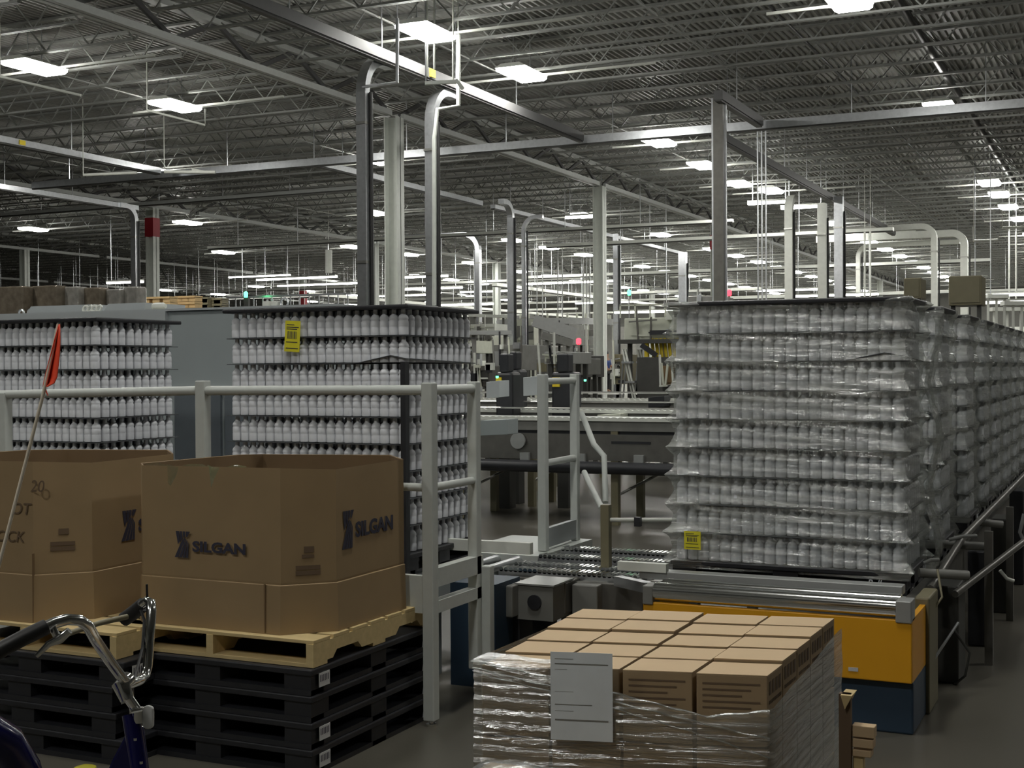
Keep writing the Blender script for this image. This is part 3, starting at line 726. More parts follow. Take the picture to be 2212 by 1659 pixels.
# transfer conveyor between middle stack and the wrapped row
q = S(1035, 1235, 9.0)
t = thing('transfer_conveyor', 'silver transfer conveyor with small rollers left of the yellow machine', 'conveyor', (-3.2, 8.6, 0))
MB().box(-3.72, -2.70, 7.62, 7.68, .40, .57).build('side_frame', 'steel_dark', t); MB().box(-3.72, -2.70, 8.9, 8.96, .40, .57).build('side_frame', 'steel_dark', t)
for j, y in enumerate((7.72, 7.95, 8.35, 8.75)):
    MB().box(-3.72, -2.74, y, y+.1, .56, .60).build('slide_rail', 'galv', t)
    k = MB()
    for i in range(28): k.lathe([(.016, 0), (.016, .10)], (-3.70+.034*i, y, .605), 6, 'y')
    k.build('skate_wheels', 'chrome', t, smooth=True)
for x in (-3.65, -3.2, -2.78):
    for y in (7.65, 8.93): MB().box(x-.035, x+.035, y-.035, y+.035, 0, .4).build('leg', 'steel_dark', t)
t = thing('gear_motor', 'dark grey gear motor box with a round port under the transfer conveyor', 'motor', S(1150, 1340, 8.0))
c = S(1155, 1265, 8.0)
MB().box(c.x-.12, c.x+.12, c.y, c.y+.3, c.z-.21, c.z).build('housing', 'grey_mid', t); MB().lathe([(.045, 0), (.045, .012)], (c.x+.0, c.y-.012, c.z-.1), 16, 'y').build('port', 'black_plastic', t)
MB().box(c.x-.06, c.x+.06, c.y+.1, c.y+.2, 0, c.z-.21).build('pedestal', 'black_plastic', t)
MB().box(c.x-.13, c.x+.13, c.y-.01, c.y+.31, c.z, c.z+.01).build('cover_plate', 'silver_grey', t)
for i, (u0, u1, v0, v1, mt, lab) in enumerate(((1045, 1120, 1262, 1330, 'grey_mid', 'dark gearbox left of the round ported motor box'), (1095, 1128, 1300, 1390, 'black_plastic', 'black support leg under the transfer conveyor'), (1200, 1225, 1258, 1325, 'steel_dark', 'steel bracket right of the round ported motor box'), (1235, 1300, 1262, 1345, 'grey_mid', 'grey drive cover left of the olive post'), (1320, 1390, 1262, 1350, 'steel_dark', 'steel end plate right of the olive post'))):
    d = 8.05+.04*i; a = S(u0, v0, d); b = S(u1, v1, d)
    o = MB().box(a.x, b.x, a.y, a.y+.25, max(0, b.z) if mt != 'black_plastic' else 0, a.z).build('drive_unit', mt, bevel=.008); tag(o, lab, 'machine part')

# walkway with gate rails
zf = .62; gx, gy = -3.85, 8.66
t = thing('crossover_gate', 'pale grey crossover gate of two posts and rails between the stacks', 'guard rail', (gx, gy, zf))
g1 = S(1172, 812, 9.5); g2 = S(1241, 812, 10.1)
g1.z = 1.85; g2.z = 1.85
post(g1.x, g1.y, zf-.03, 1.86, t, .032); post(g2.x, g2.y, zf-.03, 1.86, t, .03)
for z in (1.81, 1.22): MB().tube([(g1.x, g1.y, z), (g2.x, g2.y, z)], .025, 10).build('rail', 'white_rail', t, smooth=True)
MB().bar((g1.x, g1.y, zf+.06), (g2.x, g2.y, zf+.06), .04, .14).build('kick_plate', 'cabinet_light', t)
h1 = S(1256, 892, 10.4); h2 = S(1283, 960, 10.2); h3 = S(1308, 1085, 9.8); h4 = S(1262, 1010, 10.4); h5 = S(1300, 1098, 9.8)
MB().tube([h1, h2, S(1305, 985, 10.0), h3], .022, 10).build('stair_rail', 'white_rail', t, smooth=True)
MB().tube([S(1262, 1020, 10.4), h5], .022, 10).build('stair_rail', 'white_rail', t, smooth=True)
MB().box(g1.x-.6, g2.x+.1, g1.y-.25, g2.y+.1, zf-.09, zf-.03).build('deck_plate', 'white_rail', t)
for x, y in ((g1.x-.55, g1.y-.2), (g2.x+.05, g1.y-.2), (g1.x-.55, g2.y+.05), (g2.x+.05, g2.y+.05)): MB().box(x-.03, x+.03, y-.03, y+.03, 0, zf-.09).build('leg', 'white_rail', t)
a = S(1036, 1192, 8.9); b = S(1168, 1167, 8.9)
o = MB().box(a.x-.35, b.x, a.y, a.y+.05, a.z, b.z).build('step_plate', 'offwhite'); tag(o, 'bright off-white toe board across the gap beside the gate', 'toe board')
c = S(1309, 1090, 8.6); t = thing('sensor_post', 'olive brown square post with a horizontal chrome bar in front of the wrapped stack', 'post', (c.x, c.y, 0))
MB().box(c.x-.028, c.x+.028, c.y-.028, c.y+.028, 0, c.z).build('shaft', 'olive', t); MB().box(c.x-.08, c.x+.08, c.y-.08, c.y+.08, 0, .02).build('foot_plate', 'olive', t)
c2 = S(1320, 1123, 8.6); e2 = S(1478, 1123, 8.75); MB().tube([(c.x, c.y, c2.z), c2, e2], .014, 10).build('cross_bar', 'offwhite', t, smooth=True)
cc_ = S(1378, 1127, 8.62); MB().box(cc_.x-.02, cc_.x+.02, cc_.y-.02, cc_.y+.02, cc_.z-.03, cc_.z+.03).build('clamp', 'black_plastic', t)

# ================================================================== YELLOW TURNING MACHINE (front of wrapped row)
YM = 6.98; xl, xr = -2.47, -1.02
t = thing('roller_machine', 'yellow conveyor end unit with chrome rollers under the wrapped stack', 'conveyor', ((xl+xr)/2, YM, 0))
MB().box(xl, xr, YM, YM+.03, .275, .60).build('front_panel', 'yellow', t, bevel=.006)
MB().box(xr-.03, xr, YM+.03, YM+.75, .275, .60).build('side_panel', 'yellow', t)
MB().box(xl, xl+.03, YM+.03, YM+.75, .275, .60).build('side_panel', 'yellow', t)
MB().box(xl+.05, xr+.0, YM+.05, YM+.75, 0.0, .27).build('base', 'navy', t, bevel=.01)
MB().lathe([(.05, xl+.06), (.05, xr-.08)], (0, YM+.04, .655), 24, 'x').build('front_roller', 'chrome', t, smooth=True)
MB().lathe([(.04, xl+.06), (.04, xr-.08)], (0, YM+.19, .665), 24, 'x').build('rear_roller', 'chrome', t, smooth=True)
MB().box(xr-.08, xr, YM-.01, YM+.12, .585, .70).build('bearing_block', 'silver_grey', t, bevel=.006)
MB().box(xl, xl+.06, YM-.01, YM+.12, .585, .69).build('bearing_block', 'grey_mid', t, bevel=.006)
MB().box(xl+.05, xr-.05, YM+.26, YM+.30, .57, .655).build('slot_cover', 'black_plastic', t)
MB().box(xr-.32, xr-.27, YM-.003, YM, .315, .335).build('sticker', 'label_white', t)
tag(MB().box(-2.62, -1.12, YM+.36, YM+.46, .665, .715).build('guide_beam', 'silver_grey', bevel=.005), 'silver guide beam above the rollers under the wrapped stack', 'beam')
o = MB().bar((-2.75, 7.35, .735), (-2.45, 7.35, .735), .05, .05).build('wear_strip', 'offwhite'); tag(o, 'short bright strip left of the silver guide beam', 'strip')
o = MB().bar((-2.85, 7.6, .60), (-2.45, 7.25, .62), .06, .06).build('wear_strip', 'galv'); tag(o, 'angled steel strip leading to the chrome rollers', 'strip')
# long roller conveyor beneath the row
t = thing('roller_conveyor', 'long dark chain conveyor carrying the row of wrapped stacks', 'conveyor', (-1.9, 15, 0))
for x in (-2.66, -1.14): MB().box(x-.03, x+.03, 7.75, 24, .36, .585).build('side_frame', 'steel_dark', t)
for i in range(90): MB().lathe([(.03, -2.63), (.03, -1.17)], (0, 7.85+.18*i, .553), 8, 'x').build('roller', 'steel', t, smooth=True)
for y in np.arange(8, 24, 1.9):
    for x in (-2.62, -1.18): MB().box(x-.035, x+.035, y-.035, y+.035, 0, .36).build('leg', 'steel_dark', t)
# guard pipes & machinery to the right of the row
t = thing('side_guard', 'dark slanting guard pipes along the right side of the wrapped row', 'guard rail', (-.9, 9, 0))
MB().tube([(-1.05, 7.9, .62), (-1.0, 9.0, .78), (-.85, 14, .95), (-.8, 22, 1.0)], .024, 8).build('guard_pipe', 'steel_dark', t, smooth=True)
MB().tube([(-.95, 8.2, .55), (-.6, 9.8, .75), (-.6, 22, .8)], .022, 8).build('guard_pipe', 'steel_dark', t, smooth=True)
for y in (8.9, 10.5, 12.5, 15, 18): MB().box(-.85, -.8, y-.025, y+.025, 0, .85).build('stand', 'steel_dark', t)
for i, (u0, u1, v, d, lab) in enumerate(((1985, 2092, 1240, 7.7, 'grey horizontal pipe poking out beside the yellow machine'), (2030, 2135, 1178, 8.6, 'second grey pipe poking right of the wrapped row'), (2110, 2165, 1130, 9.6, 'third grey pipe farther along the wrapped row'))):
    a = S(u0, v-3, d); b = S(u1, v+3, d)
    o = MB().tube([a, b], .028, 10).build('stub_pipe', 'grey_mid', smooth=True); tag(o, lab, 'pipe')
for i, (u0, u1, v0, v1, d, mt, lab) in enumerate(((1990, 2075, 1262, 1420, 8.0, 'grey_dark', 'dark drive housing right behind the yellow machine'), (2090, 2130, 1190, 1330, 9.0, 'black_plastic', 'black control box right of the wrapped row'), (1975, 2010, 1290, 1480, 7.25, 'olive', 'brownish side cover at the right end of the yellow machine'), (2140, 2180, 1120, 1240, 10.2, 'grey_dark', 'dark motor cover farther along the row'), (2180, 2212, 1060, 1170, 11.5, 'black_plastic', 'black cabinet at the right edge beside the row'))):
    a = S(u0, v0, d); b = S(u1, v1, d)
    o = MB().box(a.x, b.x, a.y, a.y+.35, 0, a.z).build('drive_housing', mt, bevel=.01); tag(o, lab, 'machine part')
for i, (pts, r, mt, lab) in enumerate((([S(2070, 1345, 7.6), S(2040, 1390, 7.5), S(2000, 1450, 7.4)], .008, 'galv', 'thin silver hose hanging beside the yellow machine'),
    ([S(2025, 1230, 7.6), S(2035, 1290, 7.5), S(2000, 1340, 7.4), S(1992, 1400, 7.4)], .007, 'olive', 'brown cable loop behind the yellow machine'),
    ([S(2060, 1360, 7.9), S(2095, 1410, 7.9), S(2085, 1460, 7.9), S(2060, 1480, 7.9)], .008, 'grey_dark', 'dark cable loop right of the yellow machine'),
    ([S(2160, 1232, 9), S(2175, 1250, 9), S(2190, 1255, 9)], .012, 'offwhite', 'short pale curved hose at the right edge'),
    ([S(2212, 1110, 9), S(2203, 1150, 9), S(2212, 1170, 9)], .012, 'galv', 'silver ring hose cut by the right edge'))):
    o = MB().tube(pts, r, 8).build('hose', mt, smooth=True); tag(o, lab, 'hose')
for i, (u0, u1, v, d) in enumerate(((1995, 2028, 1213, 7.8), (2050, 2110, 1162, 8.5))):
    a = S(u0, v+4, d); b = S(u1, v-4, d)
    o = MB().tube([a, (a+b)/2+Vector((0, 0, .01)), b], .012, 8).build('crumpled_strap', 'silver_grey', smooth=True); tag(o, ['crumpled silver strap beside the guide beam', 'crumpled silver strap by the second pipe'][i], 'strap')

# ================================================================== CENTRE CONVEYORS
def belt(x0, x1, y, z, wdt, label, side=.12, legs=0, mt='belt', panel='grey_mid'):
    t = thing('table_conveyor', label, 'conveyor', ((x0+x1)/2, y, 0 if legs else z-side))
    MB().box(x0, x1, y+.02, y+wdt, z-.03, z).build('belt', mt, t)
    MB().box(x0, x1, y, y+.02, z-side, z-.012).build('side_panel', panel, t); MB().box(x0, x1, y+wdt, y+wdt+.02, z-side, z+.0).build('side_panel', panel, t)
    k = MB(); n = int((x1-x0)/.09)
    n *= 4; pr = [(x0+.0225*i, y-.03, z+.03-.012*(1-abs(math.sin(math.pi*i/4)))) for i in range(n+1)]
    k.prism([(x0, y-.03, z-.02)]+pr+[(pr[-1][0], y-.03, z-.02)], (0, .05, 0))
    k.build('beaded_edge', 'offwhite', t)
    MB().tube([(x0, y+wdt*.5, z+.12), (x1, y+wdt*.5, z+.12)], .012, 6).build('guide_rod', 'steel', t)
    for i in range(legs):
        x = x0+.4+(x1-x0-.8)*i/max(1, legs-1)
        for yy in (y+.05, y+wdt-.05): MB().box(x-.045, x+.045, yy-.045, yy+.045, 0, z-side).build('leg', 'olive', t)
        MB().tube([(x, y+.05, .35), (x+.9, y+wdt-.05, .9)], .018, 6).build('brace', 'steel', t)
    return t
t = belt(-10.2, -3.2, 15.0, 1.28, 1.0, 'main centre conveyor with a beaded white belt edge and a dark steel side panel', .14, 4)
MB().box(-10.2, -3.2, 15.0, 15.03, .78, 1.10).build('apron_panel', 'steel_dark', t)
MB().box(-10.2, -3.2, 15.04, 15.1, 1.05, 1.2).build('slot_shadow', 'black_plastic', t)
for x in (-5.45, -8.9, -4.4): MB().box(x-.25, x+.25, 14.99, 15.0, .99, 1.02).build('slot', 'black_plastic', t)
q = oy(1120, 952, 14.98); MB().lathe([(.10, -.03), (.10, 0)], (q.x, 14.98, q.z), 20, 'y').build('round_cover', 'silver_grey', t, smooth=True)
MB().tube([(-10.2, 14.9, .70), (-4.7, 14.9, .70)], .075, 12).build('drip_pipe', 'black_plastic', t, smooth=True)
for i in range(9): MB().box(-9.9+.75*i, -9.78+.75*i, 14.95, 15.0, .76, .86).build('bracket', 'silver_grey', t)
belt(-11.4, -3.6, 16.6, 1.32, .8, 'second centre conveyor row behind the main one', .12, 3)
belt(-12.5, -4.2, 18.8, 1.40, .9, 'third centre conveyor row with a bright belt', .14, 3)
belt(-12.5, -4.2, 21.5, 1.36, .9, 'fourth centre conveyor row below the ladders', .12, 3, 'silver_grey')
belt(-16, -5, 27.5, 1.2, 1.0, 'fifth conveyor row deep in the centre of the hall', .14, 4, 'silver_grey')
for i, (u0, u1, v0, v1, d, mt, lab) in enumerate(((1032, 1110, 905, 930, 15.6, 'cabinet', 'grey cover plate on the second conveyor at left'), (1290, 1350, 893, 905, 17.5, 'beige', 'short pale box between the conveyor belts'), (1400, 1440, 855, 872, 19.5, 'black_plastic', 'small black sensor box on the third conveyor'), (1050, 1085, 822, 850, 17, 'cabinet_light', 'sloped light grey hood left of the robot heads'), (1130, 1172, 812, 845, 17, 'cabinet_light', 'sloped light grey hood right of the robot heads'))):
    a = S(u0, v0, d); b = S(u1, v1, d)
    o = MB().prism([(a.x, a.y, a.z-.02), (b.x, a.y, a.z), (b.x, a.y, b.z-.04), (a.x, a.y, b.z-.06)], (0, .3, 0)).build('cover_box', mt, bevel=.005); tag(o, lab, 'cover')
# dark columns (robot arms)
for i, (u, v0, v1, d, w_) in enumerate(((1088, 780, 860, 18, .26), (1215, 780, 880, 18, .34), (1108, 775, 850, 18.6, .2))):
    c = S(u, v1, d); z1 = S(u, v0, d).z
    t = thing('pick_head', ['black pick head with a yellow cap left of the gate', 'black pick head with a yellow cap seen through the gate', 'smaller black pick head beside the left one'][i], 'machine', (c.x, c.y, 0))
    MB().box(c.x-w_/2, c.x+w_/2, c.y, c.y+.3, 1.0, z1-.15).build('body', 'black_plastic', t, bevel=.04)
    MB().box(c.x-w_*.25, c.x+w_*.25, c.y, c.y+.2, z1-.15, z1+.1).build('arm', 'black_plastic', t, bevel=.02)
    MB().box(c.x-w_*.4, c.x-w_*.1, c.y-.03, c.y, z1-.35, z1-.22).build('cap', 'yellow_bright', t)
    MB().box(c.x-.08, c.x+.08, c.y, c.y+.2, 0, 1.0).build('stand', 'grey_dark', t)

# machinery backdrop
mrnd = random.Random(11)
def machine(u0, u1, v0, v1, d, dep, mt, label, panels=3, win=None, door='window_dark', top=None, cat='machine', foot=True):
    a = S(u0, v0, d); b = S(u1, v1, d); x0, x1, y = a.x, b.x, (a.y+b.y)/2; z0 = 0 if foot else b.z
    t = thing('packing_machine', label, cat, ((x0+x1)/2, y, z0))
    MB().box(x0, x1, y, y+dep, b.z, a.z).build('body', mt, t, bevel=.01)
    if foot:
        for xx in (x0+.05, x1-.13): MB().box(xx, xx+.08, y+.05, y+.13, 0, b.z).build('leg', 'grey_dark', t); MB().box(xx, xx+.08, y+dep-.13, y+dep-.05, 0, b.z).build('leg', 'grey_dark', t)
    w_ = (x1-x0)/panels; h = a.z-b.z
    for i in range(panels): MB().box(x0+w_*i+w_*.12, x0+w_*(i+1)-w_*.12, y-.02, y, b.z+h*.2, a.z-h*.25).build('access_panel', door, t)
    for i in range(9):
        xx = x0+(x1-x0)*mrnd.random(); zz = b.z+h*mrnd.random()*.9; k_ = mrnd.random(); mm_ = mrnd.choice(['offwhite', 'grey_mid', 'black_plastic', 'galv', 'beige', 'steel_dark'])
        if k_ < .45: MB().box(xx, xx+.05+.14*mrnd.random(), y-.12, y-.02, zz, zz+.05+.16*mrnd.random()).build('fitting_box', mm_, t)
        elif k_ < .75: MB().bar((xx, y-.08, b.z), (xx+.1*(mrnd.random()-.5), y-.08, a.z+.35*mrnd.random()), .035).build('guide_post', mm_, t)
        else: MB().bar((xx, y-.08, zz), (min(x1, xx+.6), y-.08, zz+.12*(mrnd.random()-.5)), .03).build('guide_rail', mm_, t)
    if top: MB().box(x0, x1, y-.04, y+dep+.04, a.z, a.z+.06).build('cap_rail', top, t)
    return t
zs = [
 (1150, 1245, 775, 810, 26, 'grey_mid', 'low dark case packer left of the second column', 3, 'olive'),
 (1172, 1215, 760, 786, 24, 'silver_grey', 'glass sided filler box with pale bottles inside', 2, 'beige'),
 (1060, 1135, 745, 800, 32, 'grey_mid', 'cluttered grey machine behind the left pick head', 4, 'silver_grey'),
 (1012, 1062, 790, 835, 26, 'steel_dark', 'dark steel machine right of the middle bottle stack', 2, 'grey_dark'),
 (1323, 1342, 765, 830, 30, 'olive', 'brown grey machine right of the second column', 2, 'grey_dark'),
 (1420, 1475, 790, 835, 24, 'kraft_in', 'dark brown box load left of the wrapped stack', 1, 'kraft_in'),
 (1232, 1292, 712, 770, 66, 'grey_mid', 'tall grey machine behind the second column', 3, 'silver_grey'),
 (1005, 1030, 736, 763, 44, 'beige', 'small beige cabinet just right of the middle bottle stack', 1, 'beige'),
 (1043, 1064, 726, 761, 46, 'beige', 'beige cabinet beside the centre gooseneck duct', 1, 'beige'),
 (1075, 1100, 752, 790, 36, 'olive', 'brownish machine head behind the left pick head', 2, 'grey_mid'),
 (1216, 1262, 768, 815, 33, 'grey_dark', 'dark machine with pale rails left of the second column', 3, 'silver_grey'),
 (1010, 1075, 700, 760, 50, 'offwhite', 'pale machine block far behind the middle stack', 3, 'grey_mid'),
 (1090, 1160, 690, 745, 52, 'beige', 'beige machine block in the far centre', 4, 'grey_mid'),
 (1165, 1235, 700, 745, 48, 'grey_mid', 'grey machine block beneath the curved conveyor', 4, 'silver_grey'),
 (1480, 1560, 640, 700, 40, 'grey_mid', 'grey machine behind the wrapped stack', 3, 'grey_dark')]
for u0, u1, v0, v1, d, mt, lab, n, dm in zs: machine(u0, u1, v0, v1, d, 1.5, mt, lab, n, door=dm)
# beige palletiser with railing
t = machine(1338, 1480, 687, 733, 27, 2.4, 'beige', 'beige overhead palletiser body with railing and yellow parts beneath', 1, door='beige')
a = S(1338, 687, 27); b = S(1480, 733, 27)
for i in range(5): MB().box(a.x+.32*i, a.x+.32*i+.03, a.y, a.y+.03, a.z, a.z+.26).build('railing_post', 'beige', t)
MB().box(a.x, b.x, a.y, a.y+.03, a.z+.24, a.z+.27).build('railing', 'beige', t)
MB().box(a.x-.03, b.x, a.y-.03, a.y+.5, b.z-.08, b.z).build('skirt', 'grey_dark', t)
q = S(1405, 718, 26.9); MB().box(q.x, q.x+.4, q.y-.05, q.y, q.z-.05, q.z+.04).build('vent', 'black_plastic', t)
c = S(1425, 752, 26.8)
for i in range(7): MB().tube([(c.x-.2+.09*i, c.y+.1, c.z+.2), (c.x-.16+.09*i, c.y+.1, c.z-.2)], .035, 6).build('yellow_hose', 'yellow_bright', t)
c = S(1396, 755, 26.8); MB().box(c.x-.04, c.x+.04, c.y, c.y+.06, c.z-.15, c.z+.15).build('yellow_post', 'yellow_bright', t)
MB().bar(S(1385, 745, 26.7), S(1418, 768, 26.7), .1, .1).build('arm', 'black_plastic', t)
MB().box(S(1380, 0, 26.9).x, S(1472, 0, 26.9).x, c.y-.1, c.y+1.5, .3, S(1400, 772, 26.9).z).build('lower_bay', 'grey_dark', t)
q = S(1359, 638, 27.5); o = MB().lathe([(.03, 0), (.04, .02), (.04, .1), (.01, .12)], q, 8).build('green_beacon', 'green_led'); tag(o, 'small green beacon on a mast above the beige palletiser', 'beacon')
o = MB().bar(S(1359, 690, 27.5), S(1359, 640, 27.5), .02).build('beacon_mast', 'galv'); tag(o, 'thin mast on the beige palletiser', 'mast')
for i, (u, v) in enumerate(((1250, 744), (1575, 639))):
    q = S(u, v, 30); o = MB().lathe([(.04, 0), (.06, .02), (.06, .12), (.02, .14)], q, 8).build('red_beacon', 'red_led'); tag(o, ['tiny red beacon left of the second column', 'red beacon above the top of the wrapped stack'][i], 'beacon')
    o = MB().box(q.x-.02, q.x+.02, q.y-.02, q.y+.02, 0, q.z).build('beacon_mast', 'grey_mid'); tag(o, ['mast carrying the tiny red beacon by the second column', 'mast carrying the red beacon behind the wrapped stack'][i], 'mast')
for i, (u, v, d) in enumerate(((1074, 817, 17.5), (1264, 824, 19))):
    q = S(u, v, d); o = MB().lathe([(.015, 0), (.02, .01), (.02, .03)], q, 8).build('green_led', 'green_led'); tag(o, ['green light on the left pick head', 'green light right of the gate'][i], 'indicator')
q = S(1440, 878, 18.6)
for (u0, v0, u1, v1, d, hh, mt, lab) in ((1152, 692, 1243, 722, 42, .38, 'silver_grey', 'inclined grey conveyor trough sloping down toward the second column'), (1170, 724, 1236, 742, 40, .22, 'grey_mid', 'lower inclined trough under the grey conveyor trough'), (1008, 719, 1105, 719, 34, .11, 'silver_grey', 'grey horizontal beam right of the middle bottle stack'), (1012, 681, 1100, 684, 55, .12, 'offwhite', 'pale far beam above the grey horizontal beam')):
    a = S(u0, v0, d); b = S(u1, v1, d); o = thing('trough_beam', lab, 'beam', ((a.x+b.x)/2, a.y, 0)); MB().bar(a, b, .4, hh).build('trough', mt, o)
    for f in (.15, .85): c = a+(b-a)*f; MB().box(c.x-.04, c.x+.04, c.y, c.y+.08, 0, c.z-hh/2).build('support', 'grey_mid', o)
# A-frame ladders
for i, (u, v0, v1) in enumerate(((1348, 755, 822), (1380, 755, 815))):
    d = 27; ap = S(u, v0, d); zb_ = 0
    t = thing('step_ladder', ['silver step ladder right of the second column, left of the two', 'silver step ladder beside the beige palletiser, right of the two'][i], 'ladder', (ap.x, ap.y, 0))
    for sx in (-1, 1):
        MB().bar(ap+Vector((.03*sx, 0, 0)), (ap.x+.06*sx+.5, ap.y-.1*sx, 0), .035).build('rail', 'offwhite', t); MB().bar(ap+Vector((.03*sx, .1, 0)), (ap.x+.05*sx-.3, ap.y+.3, 0), .025).build('rear_leg', 'galv', t)
    for k in range(5): z = .4+.4*k; f = 1-z/ap.z; MB().box(ap.x+.45*f-.08, ap.x+.45*f+.12, ap.y-.1, ap.y+.1, z, z+.04).build('step', 'galv', t)
# curved overhead conveyor (spiral)
c0 = S(1200, 703, 58); t = thing('spiral_conveyor', 'big curved grey overhead conveyor in the centre distance', 'conveyor', (c0.x, c0.y, 0))
for dz, rr in ((0, 2.6), (-.9, 2.2)):
    m = MB(); n = 24
    for i in range(n+1):
        a = math.pi*(.75+1.5*i/n); x = c0.x+rr*math.cos(a); y = c0.y+rr*math.sin(a); z = c0.z+.1+dz+.0*i
        m.v += [(x, y, z-.13), (x, y, z+.13), (c0.x+(rr-.4)*math.cos(a), c0.y+(rr-.4)*math.sin(a), z+.13)]
    for i in range(n): k = i*3; m.f += [(k, k+3, k+4, k+1), (k+1, k+4, k+5, k+2)]
    m.build('curved_trough', 'silver_grey' if dz == 0 else 'grey_mid', t, smooth=True)
for i in range(5): a = math.pi*(.9+.3*i); MB().box(c0.x+2.5*math.cos(a)-.04, c0.x+2.5*math.cos(a)+.04, c0.y+2.5*math.sin(a), c0.y+2.5*math.sin(a)+.08, 0, c0.z+.1).build('support', 'offwhite', t)
for i in range(26): a = math.pi*(.8+1.4*i/25); MB().lathe([(.05, 0), (.05, .2)], (c0.x+2.4*math.cos(a), c0.y+2.4*math.sin(a), c0.z+.23), 6).build('carried_bottle', 'beige', t)

# brown cabinets top right
for i, (u0, u1, v0, v1, d, lab) in enumerate(((2049, 2124, 597, 660, 20, 'large brown grey cabinet above the receding stacks, under the thick duct'), (1952, 1992, 601, 645, 22, 'smaller brown grey cabinet left of the large one'))):
    a = S(u0, v0, d); b = S(u1, v1, d); t = thing('control_cabinet', lab, 'cabinet', ((a.x+b.x)/2, a.y, 0))
    MB().box(a.x, b.x, a.y, a.y+.6, b.z, a.z).build('body', 'olive', t, bevel=.015); MB().box(a.x+.03, b.x-.03, a.y-.015, a.y, b.z+.04, a.z-.04).build('door', 'olive', t)
    for xx in (a.x+.02, b.x-.08): MB().box(xx, xx+.06, a.y+.1, a.y+.16, 0, b.z).build('leg', 'grey_dark', t)
# bright far racks at right edge
for i, (u0, u1, v, d) in enumerate(((2130, 2175, 640, 34), (2165, 2212, 655, 32), (2140, 2212, 668, 36))):
    a = S(u0, v, d); b = S(u1, v, d)
    t = thing('overhead_track', ['lit white overhead track at the right edge, upper', 'lit white overhead track at the right edge, middle', 'lit white overhead track at the right edge, lower'][i], 'track', ((a.x+b.x)/2, a.y, 0))
    MB().bar(a, b, .3, .1).build('track', 'offwhite', t)
    for f in (.1, .5, .9): c = a+(b-a)*f; MB().bar((c.x, c.y, 0), (c.x, c.y, c.z), .06).build('post', 'offwhite', t)
# far clutter machines across the hall horizon
rnd = random.Random(3); used_ = []
for i in range(60):
    u = 520+rnd.random()*1700; 
    if 300 < u < 480: continue
    d = rnd.uniform(58, 100); hh = rnd.uniform(2.2, 4.6); wv = rnd.uniform(2, 6)
    c = S(u, 790, d)
    if any(abs(c.x-a_) < (wv+b_)/2+.5 and abs(c.y-e_) < 3 for a_, e_, b_ in used_) or any(abs(c.x-gx_) < wv/2+.6 and abs((c.y-GY0) % GBAY-.0) < 3.0 or abs(c.x-gx_) < wv/2+.6 and (c.y-GY0) % GBAY > GBAY-3 for gx_ in GX): continue
    used_.append((c.x, c.y, wv)); mt = rnd.choice(['offwhite', 'grey_mid', 'silver_grey', 'beige', 'galv', 'wood_far'])
    t = thing('far_machine', '%s machine block in the far hall' % {'offwhite': 'white', 'grey_mid': 'grey', 'silver_grey': 'silver', 'beige': 'beige', 'galv': 'steel', 'wood_far': 'tan'}[mt], 'machine', (c.x, c.y, 0), {'offwhite': 'white', 'grey_mid': 'grey', 'silver_grey': 'silver', 'beige': 'beige', 'galv': 'steel', 'wood_far': 'tan'}[mt]+' far machines')
    MB().box(c.x-wv/2, c.x+wv/2, c.y, c.y+2, 0, hh*.55).build('base', mt, t)
    MB().box(c.x-wv/2*.8, c.x+wv/2*.6, c.y+.2, c.y+1.8, hh*.55, hh).build('upper_unit', rnd.choice(['offwhite', 'grey_mid', 'silver_grey']), t)
    for k in range(3): MB().box(c.x-wv/2+wv*k/3+.1, c.x-wv/2+wv*(k+1)/3-.1, c.y-.02, c.y, hh*.1, hh*.45).build('panel', 'grey_dark', t)

# ================================================================== GAYLORD BOXES on wooden pallets on plastic pallets
def wood_pallet(x0, x1, y0, y1, z0, z1, label, name='wooden_pallet', mt='wood'):
    t = thing(name, label, 'pallet', ((x0+x1)/2, (y0+y1)/2, z0)); h = z1-z0; tb = .017
    n = 7; w_ = (y1-y0)/n
    for i in range(n): MB().box(x0, x1, y0+w_*i+.004, y0+w_*i+w_*.86, z1-tb, z1).build('deck_board', mt, t, bevel=.002)
    for a in (y0, (y0+y1)/2-.06, y1-.12): MB().box(x0, x1, a, a+.12, z0, z0+tb).build('bottom_board', mt, t)
    for a in (x0, (x0+x1)/2-.02, x1-.04):
        zt = z1-tb; zb = z0+tb; L = y1-y0
        pts = [(a, y0, zb), (a, y0, zt), (a, y1, zt), (a, y1, zb)]
        for f0, f1 in ((.86, .64), (.36, .14)):
            pts += [(a, y0+L*f0, zb), (a, y0+L*(f0-.03), zb+.035), (a, y0+L*(f1+.03), zb+.035), (a, y0+L*f1, zb)]
        MB().prism(pts, (.04, 0, 0)).build('stringer', mt, t)
    return t
ZW = .505
